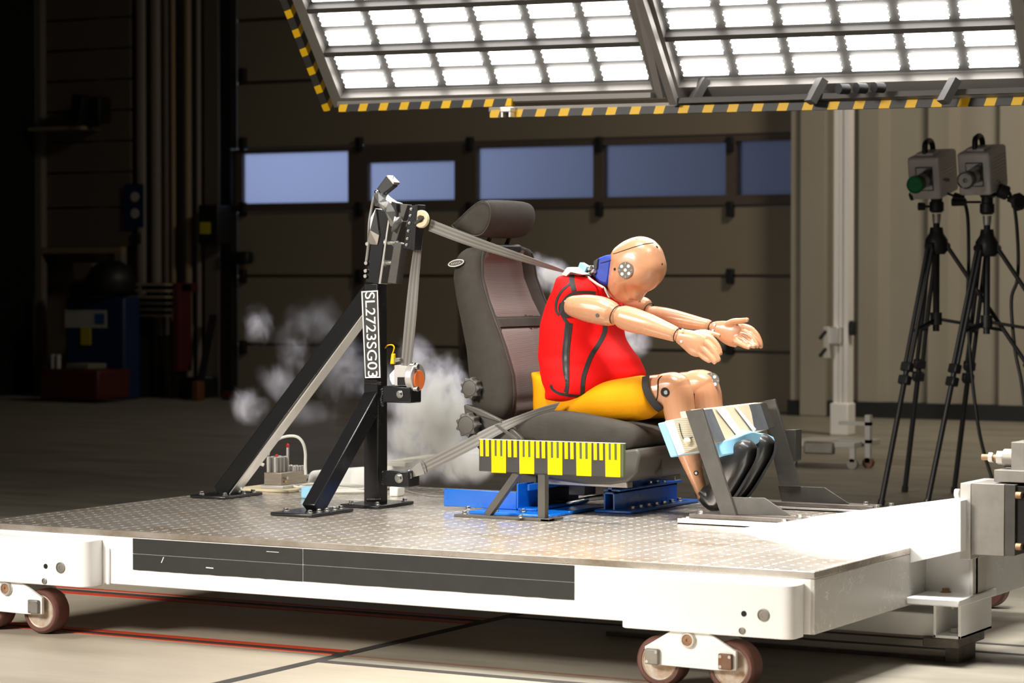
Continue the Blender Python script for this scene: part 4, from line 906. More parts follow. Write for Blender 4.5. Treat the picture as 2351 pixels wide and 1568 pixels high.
# seat frame below: legs to the mounting brackets
for x0, x1, m in ((1198, 1216, 'raw_steel'), (1235, 1262, 'raw_steel'), (1315, 1352, 'raw_steel')):
    a = UY(x0, 1165 if x0 < 1300 else 1135, 1.25); b_ = UY(x1, 1085, 1.25); MB().box((a.x, 1.22, a.z), (b_.x, 1.30, b_.z)).build('seat_bracket', m, seat, bevel=.003)
a = UY(1255, 1148, 1.3); b_ = UY(1310, 1118, 1.3); MB().box((a.x, 1.3, a.z), (b_.x, 1.36, b_.z)).build('motor_housing', 'black_plastic', seat, bevel=.005)
a = UY(1180, 1125, 1.12); b_ = UY(1222, 1090, 1.12); MB().box((a.x, 1.15, a.z), (b_.x, 1.20, b_.z)).build('slide_rail_end', 'black_plastic', seat, bevel=.004)
for Y in (1.17, 1.52): MB().box((UY(1200, 1100, 1.17).x, Y, UY(1300, 1112, 1.17).z - .004), (UY(1440, 1100, 1.17).x, Y + .04, UY(1300, 1100, 1.17).z)).build('slide_rail', 'steel', seat, bevel=.003)

# ================================================================== BLUE MOUNTING BRACKETS, RULER, ROD
rb = root('rear_seat_mount', UZ(1160, 1180, ZT), 'blue painted steel mount under the rear of the seat, with a long flat side arm', 'mount')
yb_ = 1.06
a = UY(1019, 1166, yb_); b_ = UY(1186, 1122, yb_)
MB().box((a.x, yb_, ZT + .012), (b_.x, yb_ + .012, UY(1019, 1122, yb_).z)).build('side_arm', 'blue_paint', rb, bevel=.002)
a = UY(1186, 1165, yb_ - .01); b_ = UY(1213, 1112, yb_ - .01); q = MB(); dd = .34
q.box((a.x, yb_ - .01, ZT + .012), (a.x + .006, yb_ + dd, b_.z)); q.box((a.x, yb_ - .01, ZT + .012), (b_.x + .03, yb_ + dd, ZT + .018)); q.box((b_.x - .004, yb_ - .01, b_.z - .02), (b_.x + .004, yb_ + dd, b_.z)); q.build('channel', 'blue_paint', rb, bevel=.001)
p0 = UZ(1050, 1180, ZT + .006); p1 = UZ(1275, 1182, ZT + .006)
MB().box((p0.x, .965, ZT + .0005), (p1.x + .01, 1.10, ZT + .011)).build('foot_plate', 'blue_paint', rb, bevel=.004)
MB().box((p1.x - .12, 1.10, ZT + .0005), (p1.x + .01, 1.4, ZT + .011)).build('foot_plate', 'blue_paint', rb, bevel=.004)
for x, y in ((1075, 1169), (1138, 1173), (1201, 1175)): bolt(rb, UZ(x, y, ZT + .012), r=.009)
rf = root('front_seat_mount', UZ(1400, 1178, ZT), 'dark blue square tube mount with a bolted foot plate under the seat front', 'mount')
a = UY(1385, 1178, 1.22); xa_, xb_ = UY(1386, 1140, 1.22).x, UY(1411, 1140, 1.22).x; z0_, z1_ = UY(1395, 1177, 1.22).z, UY(1395, 1130, 1.22).z; L_ = .46; t = .006
q = MB()
q.box((xa_, 1.22, z0_), (xa_ + t, 1.22 + L_, z1_)); q.box((xb_ - t, 1.22, z0_), (xb_, 1.22 + L_, z1_)); q.box((xa_, 1.22, z0_), (xb_, 1.22 + L_, z0_ + t)); q.box((xa_, 1.22, z1_ - t), (xb_, 1.22 + L_, z1_))
q.build('square_tube', 'blue_paint', rf, bevel=.0008)
MB().box((xa_ + t, 1.26, z0_ + t), (xb_ - t, 1.265, z1_ - t)).build('tube_inside', 'dark_hole', rf)
q = MB(); zt1 = UY(1410, 1096, 1.22).z; q.box((xb_ - .035, 1.24, z1_ + .001), (xb_ - .02, 1.24 + L_, zt1 + .01)); q.box((xb_ - .05, 1.24, z1_ + .001), (xb_ + .01, 1.24 + L_, z1_ + .008)); q.build('upper_rail', 'blue_paint', rf, bevel=.001)
MB().box((xa_ - .03, 1.21, ZT + .0005), (xb_ + .065, 1.72, ZT + .011)).build('foot_plate', 'blue_paint', rf, bevel=.004)
for i in range(7): bolt(rf, (xb_ + .038, 1.27 + i * .058, ZT + .011), r=.009)
for i in range(3): bolt(rf, (xb_ - .01, 1.5 + i * .05, z1_ + .008), r=.006)
rod = root('steel_rod', UZ(1330, 1160, ZT), 'shiny steel tie rod lying between the two blue seat mounts', 'rod')
MB().tube([UY(1255, 1166, 1.3), UY(1300, 1156, 1.3), UY(1352, 1145, 1.3), UY(1385, 1140, 1.32)], .0085, 14).build('rod', 'bolt_steel', rod, smooth=60)
MB().bar(UY(1352, 1146, 1.28), UY(1388, 1142, 1.3), .03, .012).build('rod_end', 'galvanised', rod, bevel=.002)

# ---- yellow scale board on its stand
YR = .87
rul = root('scale_board', UZ(1180, 1195, ZT), 'black board with a yellow comb scale on a grey stand beside the seat', 'scale')
Zm = lambda x, y, Y=YR: UY(1090 + x / 6.53, 980 + y / 6.53, Y)
MB().prism([Zm(65, 188), Zm(2200, 255), Zm(2195, 752), Zm(62, 662)], (0, .008, 0)).build('board', 'black_board', rul, bevel=.001)
MB().prism([Zm(62, 180), Zm(2245, 246), Zm(2245, 254), Zm(62, 190)], (0, .010, 0)).build('top_edge', 'light_grey', rul)
MB().prism([Zm(2190, 255), Zm(2230, 262), Zm(2225, 748), Zm(2195, 752)], (0, .014, 0)).build('board_edge', 'olive', rul)
ty = lambda x: 190 + (x - 75) * .031
q = MB()
for i, (x0, x1) in enumerate([(245, 467), (665, 890), (1088, 1312), (1518, 1748), (1953, 2183)]):
    yb1 = 685 + (x0 - 245) * .037; q = MB()
    q.prism([Zm(x0, ty(x0), YR - .001), Zm(x1, ty(x1), YR - .001), Zm(x1, yb1 + 8, YR - .001), Zm(x0 + 6, yb1, YR - .001)], (0, .001, 0)); q.build('yellow_block', 'yellow', rul, smooth=0)
for (x0, x1) in [(75, 125), (158, 210), (492, 545), (578, 630), (915, 968), (1000, 1053), (1343, 1395), (1428, 1480), (1778, 1830), (1865, 1920)]:
    q = MB(); yb1 = 440 + (x0 - 75) * .033; q.prism([Zm(x0, ty(x0), YR - .001), Zm(x1, ty(x1), YR - .001), Zm(x1 + 2, yb1 + 1, YR - .001), Zm(x0 + 4, yb1, YR - .001)], (0, .001, 0)); q.build('yellow_bar', 'yellow', rul, smooth=0)
q = MB()
for (x0, x1) in [(297, 325), (380, 410), (717, 745), (800, 830), (1140, 1170), (1225, 1257), (1570, 1602), (1657, 1690), (2007, 2037), (2093, 2127)]:
    q = MB(); yb1 = 436 + (x0 - 297) * .033; q.prism([Zm(x0, ty(x0), YR - .0016), Zm(x1, ty(x1), YR - .0016), Zm(x1 + 2, yb1 + 1, YR - .0016), Zm(x0 + 2, yb1, YR - .0016)], (0, .001, 0)); q.build('scale_mark', 'olive', rul, smooth=0)
st = 'knob_plastic'
MB().box((Zm(943, 1395, .88).x, .88, ZT + .008), (Zm(1052, 1395, .88).x, .905, Zm(950, 640, .88).z)).build('upright', st, rul, bevel=.001)
a = UZ(1098, 1184, ZT + .01); b_ = UY(1190, 1085, .893); MB().bar((a.x + .005, .893, ZT + .008), b_, .024, .022).build('brace', st, rul, bevel=.001)
a = UZ(1032, 1188, ZT); b_ = UZ(1243, 1198, ZT); MB().box((a.x, .865, ZT + .0005), (b_.x + .02, .90, ZT + .008)).build('base_bar', st, rul, bevel=.001)
MB().box((b_.x - .01, .865, ZT + .0005), (b_.x + .02, .96, ZT + .0075)).build('base_foot', st, rul, bevel=.001)
for x, y in ((1067, 1180), (1195, 1189)): bolt(rul, UZ(x, y, ZT + .008), r=.0075)

# ================================================================== FOOTREST SUPPORTS, RAILS, PADS
YS1, YS2 = 1.03, 1.63
def support(Y, pts_up, pts_gus, base, lab, holes=0, side=False):
    r = root('shin_support', UY(base[0][0], base[0][1], Y), lab, 'support', 'steel uprights beside the dummy feet')
    quad(pts_up, Y, .012, 'upright', 'raw_steel', r, .0012)
    e0, e1 = pts_up[1], pts_up[2]
    P, Q = UY(*e0, Y), UY(*e1, Y); d = V((.006, 0, 0))
    quad(pts_gus, Y + .01, .007, 'gusset_plate', 'raw_steel', r, .0012)
    a, b_ = UY(base[0][0], base[0][1], Y), UY(base[1][0], base[1][1], Y); z = (a.z + b_.z) / 2
    MB().box((a.x, Y - .02, z - .012), (b_.x, Y + .055, z)).build('base_bar', 'worn_steel', r, bevel=.0015)
    return r, a.x, b_.x, z
s1, sa, sb, sz = support(YS1, [(1573, 944), (1612, 938), (1691, 1186), (1655, 1183)], [(1672, 1141), (1755, 1143), (1815, 1184), (1690, 1182)], [(1588, 1170), (1850, 1200)], 'near steel upright leaning in front of the dummy shin')
bolt(s1, (sa + .03, YS1, sz), r=.010); bolt(s1, (sb - .03, YS1 + .02, sz), r=.009)
s2, ta, tb, tz = support(YS2, [(1745, 922), (1778, 916), (1836, 1115), (1790, 1115)], [(1786, 1115), (1893, 1119), (1950, 1157), (1795, 1153)], [(1700, 1145), (2010, 1163)], 'far steel upright leaning behind the dummy shoes, with a side bracket')
quad([(1800, 987), (1827, 987), (1826, 1057), (1822, 1060)], YS2 + .03, .05, 'side_bracket', 'raw_steel', s2, .001)
bolt(s2, (ta + .03, YS2, tz), r=.010); bolt(s2, (tb - .04, YS2 + .02, tz), r=.009)
p = UY(1760, 975, YS2 - .004); MB().cyl(p, p + V((.025, -.02, 0)), .004).build('brass_pin', 'brass', s2)
for Y, x0, x1, y, nm, lb in ((YS1 - .03, 1560, 1822, 1198, sz, 'near pale slotted rail on the deck under the near upright'), (YS2 - .03, 1790, 2035, 1172, tz, 'far pale slotted rail on the deck under the far upright')):
    a, b_ = UY(x0, y, Y), UY(x1, y, Y); r = root('mounting_rail', (a.x, Y, ZT), lb, 'rail', 'slotted rails on the deck')
    q = MB(); zt_ = nm - .0125
    q.box((a.x, Y - .015, ZT + .0005), (b_.x, Y + .055, ZT + .006)); q.box((a.x, Y - .015, ZT), (b_.x, Y - .008, zt_)); q.box((a.x, Y + .045, ZT), (b_.x, Y + .055, zt_)); q.box((a.x, Y + .016, ZT), (b_.x, Y + .024, zt_ - .001)); q.build('profile', 'alu', r, bevel=.0008)
    for k, dx in enumerate((-.012, .02, .055)):
        bolt(r, (b_.x + dx - .02, Y + (.0, .045, .03)[k], ZT + (.016, .02, .008)[k]), r=.0095, h=.012)
    MB().box((b_.x - .015, Y - .01, ZT + .0005), (b_.x + .035, Y + .06, ZT + .012)).build('end_clamp', 'galvanised', r, bevel=.003)
# shin pad block
tl = math.radians(14.5); cs, sn_ = math.cos(tl), math.sin(tl)
O = UY(1600, 1008, 1.06)
def T(a, b_, h): return V((O.x + a * cs - h * sn_ * -1 * -1, O.y + b_, O.z + h * cs - a * -sn_ * -1 * 0 + a * sn_ * 0)) if 0 else V((O.x + a * cs - h * sn_, O.y + b_, O.z + a * sn_ + h * cs))
def tbox(a0, a1, b0, b1, h0, h1, name, m, parent, bevel=.002, **k):
    return MB().hexa([T(a0, b0, h0), T(a1, b0, h0), T(a1, b1, h0), T(a0, b1, h0)], [T(a0, b0, h1), T(a1, b0, h1), T(a1, b1, h1), T(a0, b1, h1)]).build(name, m, parent, bevel=bevel, **k)
pad = root('shin_pad', O, 'taped honeycomb and foam block held between the steel uprights, before the shins', 'pad')
def SW(x, y, Y):
    p = UY(x, y, Y) - O; return (p.x * cs + p.z * sn_, p.z * cs - p.x * sn_)
Yn = 1.045
quad([(1509, 972), (1528, 968), (1556, 1046), (1539, 1051)], Yn, .50, 'blue_layer', 'pale_blue', pad, .004)
quad([(1525, 967), (1545, 963), (1573, 1040), (1556, 1046)], Yn - .002, .50, 'white_layer', 'white_foam', pad, .003)
quad([(1545, 963), (1590, 954), (1609, 1021), (1600, 1027), (1573, 1040)], Yn + .0, .46, 'honeycomb_core', 'honeycomb', pad, .002)
quad([(1560, 946), (1580, 943), (1608, 1004), (1592, 1012), (1573, 1000)], Yn + .012, .03, 'cream_wedge', 'cream_foam', pad, .003)
MB().tube([UY(1559, 972, Yn - .002), UY(1564, 995, Yn - .003), UY(1572, 1010, Yn - .003), UY(1590, 1003, Yn - .002)], .0013, smooth=3).build('loose_wire', 'black_plastic', pad)
p = UY(1578, 1013, Yn - .01); MB().lathe(p, (0, -1, 0), [(0, .012), (.006, .011), (.012, .004), (.013, .0001)], 14).build('glue_lump', 'cream_foam', pad, smooth=60)
# face towards +X with tape bands: plane through near edge and far edge
def face(x, y):                                # pixel on the +X face: Y follows the width of the block
    u = (x - 1612) / (1752 - 1612); return UY(x, y, lerp(1.07, 1.60, min(1.05, max(-.05, u * .93 + (y - 935) * -.0022))))
topn = [(1580, 945), (1612, 940), (1655, 935.5), (1700, 930), (1752, 925)]
q = MB(); n = 12; rr = []
def fquad(x0, x1, x2, x3, y0, y1, nm, m, d=.0):
    a = [face(x0, y0) , face(x1, y0), face(x2, y1), face(x3, y1)]
    a = [p + V((d, -d * .6, 0)) for p in a]
    return MB().prism(a, (-.012, .0, 0)).build(nm, m, pad, bevel=.001)
ytop = lambda x: 945 - (x - 1575) * .115
def band(xt0, xt1, yb0, yb1, slant, nm, m, d, s2=None):
    a = [face(xt0, ytop(xt0)), face(xt1, ytop(xt1)), face(xt1 + (slant if s2 is None else s2), yb1), face(xt0 + slant, yb0)]
    a = [p + V((d, -d * .6, 0)) for p in a]
    MB().prism(a, (-.03 if nm == 'front_panel' else -.0015, .0, 0)).build(nm, m, pad, bevel=.0008)
band(1606, 1752, 1018, 985, 40, 'front_panel', 'cream_foam', 0, 14)
band(1611, 1634, 1016, 1012, 32, 'tape_band', 'silver_tape', .002); band(1682, 1706, 1000, 995, 24, 'tape_band', 'silver_tape', .002); band(1709, 1756, 990, 983, 20, 'tape_band', 'silver_tape', .002); band(1744, 1758, 985, 980, 20, 'tape_band', 'raw_steel', .003)
q = MB()
a = [face(1640, ytop(1640)), face(1662, ytop(1662)), face(1708, 1002), face(1697, 1010)]; a = [p + V((.006, -.004, 0)) for p in a]; MB().prism(a, (-.001, 0, 0)).build('tape_strip', 'white_foam', pad, bevel=.0004)
a = [face(1682, ytop(1682)), face(1688, ytop(1688)), face(1733, 985), face(1727, 992)]; a = [p + V((.007, -.004, 0)) for p in a]; MB().prism(a, (-.001, 0, 0)).build('tape_strip', 'white_foam', pad, bevel=.0004)
# loose blue foam slab under the block, above the shoes
slab = root('foam_slab', UY(1690, 1030, 1.3), 'bent light blue foam slab hanging under the taped block above the shoes', 'foam')
A0 = [UY(1634, 1020, 1.12), UY(1672, 1005, 1.22), UY(1710, 988, 1.32), UY(1735, 998, 1.42), UY(1760, 1008, 1.52)]
A1 = [UY(1645, 1052, 1.12), UY(1675, 1042, 1.22), UY(1705, 1027, 1.32), UY(1738, 1012, 1.42), UY(1764, 1020, 1.52)]
MB().ribbon([p for p in A0], [p for p in A1], .05, n=4).build('slab', 'pale_blue', slab, smooth=40, bevel=.004)

# ================================================================== CRASH TEST DUMMY
dm = root('crash_test_dummy', UY(1300, 950, YC), 'tan crash test dummy in red vest and yellow shorts bending forward, arms stretched out', 'dummy')
def limb(mb, rows, n=20, k=2.0):
    """rows: px, py, Y, half width in the image (px), half depth (m) -> smooth tapered limb with rounded ends"""
    P = [UY(r[0], r[1], r[2]) for r in rows]; R = [r[3] / SC(p) for r, p in zip(rows, P)]; D = [r[4] for r in rows]
    m = 5; Pc = catmull(P, m); Rc = [v.x for v in catmull([V((a, 0, 0)) for a in R], m)]; Dc = [v.x for v in catmull([V((a, 0, 0)) for a in D], m)]
    rings = []
    def ring(c, t, a, b_):
        d = V((-t.z, 0, t.x)) if False else V((0, 1, 0)); d = (d - t * d.dot(t)).normalized(); e = t.cross(d)
        f = lambda v: math.copysign(abs(v) ** (2 / k), v)
        return [c + e * (f(math.cos(6.28318 * i / n)) * a) + d * (f(math.sin(6.28318 * i / n)) * b_) for i in range(n)]
    T = [(Pc[min(i + 1, len(Pc) - 1)] - Pc[max(i - 1, 0)]).normalized() for i in range(len(Pc))]
    c0 = min(Rc[0], Dc[0]); c1 = min(Rc[-1], Dc[-1])
    for a in (.12, .5, .8): rings.append(ring(Pc[0] - T[0] * c0 * .7 * math.sqrt(1 - a * a), T[0], Rc[0] * a, Dc[0] * a))
    for p, t, a, b_ in zip(Pc, T, Rc, Dc): rings.append(ring(p, t, a, b_))
    for a in (.8, .5, .12): rings.append(ring(Pc[-1] + T[-1] * c1 * .7 * math.sqrt(1 - a * a), T[-1], Rc[-1] * a, Dc[-1] * a))
    mb.loft(rings); return mb
def tsec(rows, n=40, k=2.3, Yc=YC):
    """horizontal torso sections: y, centre x, half width px, half depth b"""
    rr = []
    m = 6; c = catmull([V((r[0], r[1], r[2])) for r in rows], m); bb_ = [v.x for v in catmull([V((r[3], 0, 0)) for r in rows], m)]
    for v, b_ in zip(c, bb_):
        y, x, hw = v; p = UY(x, y, Yc); s = SC(p); a = math.sqrt(max((hw / s) ** 2 - (b_ * .489) ** 2, .0004)) / .872
        f = lambda q: math.copysign(abs(q) ** (2 / k), q)
        rr.append([p + V((f(math.cos(6.28318 * i / n)) * a, f(math.sin(6.28318 * i / n)) * b_, 0)) for i in range(n)])
    return rr
body = MB()
# inner trunk (under the vest) and pelvis
body.loft(tsec([(650, 1348, 62, .115), (700, 1343, 72, .14), (770, 1338, 80, .15), (850, 1350, 84, .14), (905, 1346, 64, .12)]))
YN_, YF_ = 1.155, 1.545
limb(body, [(1350, 706, 1.23, 14, .03), (1325, 706, 1.19, 16, .03)])
# near arm
limb(body, [(1314, 702, YN_, 24, .038), (1345, 707, YN_, 31, .045), (1378, 713, YN_, 33, .046), (1403, 721, YN_, 29, .043)], k=2.3)
limb(body, [(1429, 727, YN_ - .005, 27, .039), (1450, 734, YN_ - .005, 29, .040), (1485, 744, YN_ - .01, 26, .035), (1522, 757, YN_ - .01, 21.5, .029), (1549, 767, YN_ - .01, 18, .023)], k=2.2)
# near hand (back of the hand to the camera)
YH = YN_ - .01
limb(body, [(1562, 772, YH, 17.5, .021), (1580, 780, YH, 24, .020), (1598, 790, YH, 28.5, .018), (1611, 797, YH, 26, .015)], k=2.4)
def finger(rows, r0, r1, Y0, Y1):
    n = len(rows); r0 *= 1.16; r1 *= 1.2; limb(body, [(x, y, lerp(Y0, Y1, i / (n - 1)), lerp(r0, r1, i / (n - 1)), lerp(r0, r1, i / (n - 1)) / 715) for i, (x, y) in enumerate(rows)], n=12)
finger([(1600, 768), (1618, 771), (1635, 779), (1648, 795), (1654, 812)], 7.2, 5, YH + .008, YH + .018)
finger([(1600, 778), (1617, 784), (1633, 798), (1644, 814), (1650, 827)], 7.2, 5, YH - .002, YH + .004)
finger([(1597, 790), (1611, 798), (1625, 812), (1636, 824), (1641, 832)], 7, 5, YH - .006, YH - .002)
finger([(1593, 801), (1604, 810), (1616, 821), (1629, 829)], 6.4, 4.6, YH - .006, YH - .004)
finger([(1586, 769), (1604, 764), (1620, 763), (1636, 766.5), (1651, 771)], 7, 4.6, YH + .015, YH + .035)
# far arm
limb(body, [(1430, 690, YF_, 16, .034), (1455, 697, YF_, 22, .042), (1480, 703, YF_, 20, .038)], k=2.3)
limb(body, [(1498, 719, YF_, 17, .036), (1530, 727, YF_, 20.5, .036), (1570, 736, YF_, 19, .032), (1605, 743, YF_, 15.5, .026), (1626, 747, YF_, 14, .022)], k=2.2)
limb(body, [(1641, 752, YF_ - .01, 15.5, .020), (1660, 759, YF_ - .012, 24, .020), (1680, 767, YF_ - .014, 28.5, .019), (1696, 774, YF_ - .016, 26, .015)], k=2.4)
YG = YF_ - .016
finger([(1668, 747), (1684, 739), (1700, 736.5), (1716, 734)], 8.5, 4.6, YG, YG - .035)
finger([(1688, 757), (1704, 750), (1722, 754), (1737, 768), (1745, 785), (1747, 797)], 6.8, 4.8, YG + .004, YG + .012)
finger([(1692, 766), (1709, 765), (1724, 773), (1734, 785), (1739, 796)], 6.4, 4.8, YG - .002, YG - .006)
finger([(1690, 775), (1704, 778), (1718, 787), (1732, 796)], 6.2, 4.6, YG - .008, YG - .018)
finger([(1688, 784), (1700, 790), (1711, 795), (1720, 798)], 5.8, 4.4, YG - .014, YG - .026)
# legs: near leg, far leg mirrored in depth
YL1, YL2 = 1.235, 1.455
for Y, dx, dy in ((YL1, 0, 0), (YL2, 64, -6)):
    R = lambda *r: (r[0] + dx, r[1] + dy, Y, r[2], r[3])
    limb(body, [R(1330, 922, 30, .05), R(1400, 920, 36, .058), R(1460, 909, 40, .064), R(1500, 901, 40, .060), R(1530, 896, 38, .056)], k=2.2)
    limb(body, [R(1528, 893, 37, .055), R(1548, 890, 36, .055), R(1556, 896, 34, .052)], k=2.3)
    limb(body, [R(1552, 893, 35, .052), R(1556, 915, 37, .052), R(1561, 950, 35, .050), R(1571, 1000, 31, .050), R(1583, 1045, 24, .042), R(1597, 1090, 17, .030), R(1608, 1120, 14, .026), R(1616, 1140, 14, .026)], k=2.2)
bo = body.build('body', 'skin', dm, smooth=180)
md = bo.modifiers.new('remesh', 'REMESH'); md.mode = 'VOXEL'; md.voxel_size = .0028; md.use_smooth_shade = True
md = bo.modifiers.new('smooth', 'CORRECTIVE_SMOOTH') if 0 else bo.modifiers.new('smooth', 'SMOOTH'); md.factor = .5; md.iterations = 5

# dark joint gaps, pins and bolts
def ringj(p, ax, r, rr, m='dark_hole', name='joint_ring', sq=1.0):
    q = MB(); t = V(ax).normalized(); d = V((0, 1, 0)); d = (d - t * d.dot(t)).normalized(); e = t.cross(d); pts = [V(p) + e * math.cos(6.28318 * i / 36) * r + d * math.sin(6.28318 * i / 36) * r * sq for i in range(37)]
    q.tube(pts, rr, 8); return q.build(name, m, dm, smooth=60)
for (x, y, Y, x2, y2, r, sq) in ((1415, 723, YN_, 1430, 729, .0310, 1.3), (1556, 769.5, YH, 1566, 773, .0220, 1.25), (1490, 712, YF_, 1502, 716, .0235, 1.55), (1634, 749.5, YF_ - .005, 1645, 753, .0178, 1.4)):
    p = UY(x, y, Y); ringj(p, UY(x2, y2, Y) - p, r, .0016, sq=sq)
def disc(p, n, r, h, m, name, parent=dm, seg=24, bevel=.0006): p = V(p); n = V(n).normalized(); return MB().cyl(p, p + n * h, r, seg).build(name, m, parent, bevel=bevel)
for x, y in ((1568, 757), (1565, 784)): disc(UY(x, y, YH - .0185), (0, -1, 0), .0042, .004, 'galvanised', 'wrist_pin')
for x, y in ((1641, 746), (1637, 759)): disc(UY(x, y, YF_ - .030), (0, -1, 0), .0042, .004, 'galvanised', 'wrist_pin')
disc(UY(1372, 724, YN_ - .0425), (0, -1, 0), .0065, .003, 'raw_steel', 'arm_screw')
disc(UY(1528, 900, YL1 - .0505), (0, -1, 0), .0145, .006, 'dark_hole', 'knee_socket'); disc(UY(1529, 901, YL1 - .0560), (0, -1, 0), .0075, .003, 'bolt_steel', 'knee_bolt', seg=6)
disc(UY(1599, 1086, YL1 - .0300), (0, -1, 0), .008, .004, 'dark_hole', 'shin_socket'); disc(UY(1599, 1086, YL1 - .0310), (0, -1, 0), .005, .004, 'bolt_steel', 'shin_bolt', seg=6)
# knee strap (dark) and knee cap slot
MB().ribbon([UY(1475, 866, YL1 - .050), UY(1474, 888, YL1 - .070), UY(1484, 915, YL1 - .068), UY(1500, 936, YL1 - .052), UY(1511, 945, YL1 - .03)], [UY(1491, 863, YL1 - .044), UY(1489, 886, YL1 - .064), UY(1500, 911, YL1 - .062), UY(1516, 930, YL1 - .048), UY(1524, 937, YL1 - .03)], .006).build('thigh_strap', 'piping', dm, smooth=60)
MB().box(UY(1588, 938, YL1 + .03), UY(1593, 903, YL1 + .055)).build('knee_slot', 'dark_hole', dm, bevel=.002)
MB().tube([UY(1520, 863, YL1 - .035), UY(1511, 872, YL1 - .050), UY(1510, 890, YL1 - .058), UY(1509, 910, YL1 - .056), UY(1504, 926, YL1 - .045)], .0016, 6, smooth=5).build('knee_joint_line', 'dark_hole', dm)
# shoulder socket hardware
MB().box(UY(1293, 714, YN_ + .03), UY(1308, 690, YN_ + .06)).build('shoulder_joint', 'brass', dm, bevel=.004)
for y in (692, 700, 708): p = UY(1297, y, YN_ - .02); MB().cyl(p, p + V((.012, 0, 0)), .004, 12).build('shoulder_bolt', 'bolt_steel', dm)

# ---- head
HO = [(1407.5, 580.5), (1414, 569), (1426, 558.7), (1441, 549.5), (1460, 542.6), (1477.6, 541.5), (1494.8, 547), (1505, 555), (1515.5, 568), (1522, 585), (1527, 604.6), (1527, 619.5), (1523.5, 633), (1515.5, 647), (1504, 659.7), (1492.5, 668), (1483, 672), (1476, 679), (1468, 690), (1464, 692), (1456, 690), (1450, 696), (1437.4, 697), (1420, 695), (1408.7, 688), (1400.7, 679), (1398.4, 650.5), (1403, 622), (1406.4, 593)]
HC = (1460, 618); YHd = YC; C0 = UY(*HC, YHd); Wd = .077
prof = [UY(x, y, YHd) - C0 for x, y in HO]; prof = catmull(prof + [prof[0]], 3)[:-1]
def headpt(i, phi):
    r = prof[i]; s = math.sin(phi); sgn_ = math.cos(phi); px = HC[0]
    ang = math.atan2(r.z, r.x); low = max(0, -r.z / .11)            # towards the chin and face the head narrows
    w_ = Wd * (1 - .0 * low); k = .62
    return C0 + V((r.x * .955 * s ** k, 0, r.z * .985 * s ** k)) + V((0, -sgn_ * w_ * (1 - .22 * max(0, s - .3) * low), 0))
hd = MB(); NP = 30; rings = []
for j in range(NP + 1): phi = .001 + (math.pi - .002) * j / NP; rings.append([headpt(i, phi) for i in range(len(prof))])
hd.loft(rings)
# eye sockets are carved, nose and brow added
def blob(mb, c, r, n=14): mb.lathe(V(c) - V((0, r[1], 0)), (0, 1, 0), [(r[1] * (1 - math.cos(math.pi * i / n)), max(.0001, math.sin(math.pi * i / n) * r[0])) for i in range(n + 1)], 16)
hd.loft([[V((p.x, YHd + y, p.z)) for p in (UY(1478, 668, YHd), UY(1468, 695, YHd), UY(1455, 692, YHd), UY(1462, 660, YHd))] for y in (-.011, .011)])
ho = hd.build('head', 'skin', dm, smooth=180)
md = ho.modifiers.new('remesh', 'REMESH'); md.mode = 'VOXEL'; md.voxel_size = .0026; md.use_smooth_shade = True
md = ho.modifiers.new('smooth', 'SMOOTH'); md.factor = .5; md.iterations = 7
# evaluate once to carve the cheek / eye hollows by a smooth push inwards
dg = bpy.context.evaluated_depsgraph_get(); dg.update(); me = bpy.data.meshes.new_from_object(ho.evaluated_get(dg)); ho.modifiers.clear(); ho.data = me
for p in me.polygons: p.use_smooth = True
cw = W[dm]
def dent(c, r, d, direc):
    c = V(c) - cw; direc = V(direc).normalized()
    for v in me.vertices:
        q = (v.co - c).length / r
        if q < 1: v.co += direc * d * (1 - q * q) ** 2
for s in (-1, 1):
    Yt = YHd + s * .050
    dent(UY(1458 + s * 16 * 1.0, 668, Yt), .040, .013, (-.35, -s * .9, .3))       # eye hollow
    dent(UY(1440 + s * 14, 688, Yt), .032, .006, (0, -s, .2))                     # cheek to mouth
    dent(UY(1480 + s * 16, 640, YHd + s * .055), .045, -.004, (0, -s, 0))         # temple / brow
dent(UY(1452, 696, YHd), .018, .004, (-.2, 0, 1))                                  # mouth
def onhead(x, y, lift=.001):
    """point of the near side head surface seen at pixel x,y"""
    o_ = CAM - cw; r = ray(x, y).normalized(); hit, loc, nrm, idx = ho.ray_cast(o_, r); return (loc + cw + nrm * lift, nrm) if hit else (UY(x, y, YHd - .07), V((0, -1, 0)))
dg.update()
line = [onhead(x, y, .0002)[0] for x, y in [(1408, 583), (1415, 581), (1428, 576.5), (1440, 572.5), (1452, 568.5), (1465, 564.5), (1478, 561), (1490, 559), (1500, 558)]]
MB().tube(line, .0013, 6, smooth=3).build('skull_cap_seam', 'dark_hole', ho, smooth=60)
for x, y, r in ((1411.5, 618, .0045), (1508.5, 567, .0045), (1520, 606.5, .0032), (1461, 549, .0015)):
    p, n = onhead(x, y, .0003); MB().cyl(p - n * .002, p + n * .0006, r, 20).build('head_hole', 'dark_hole', ho)
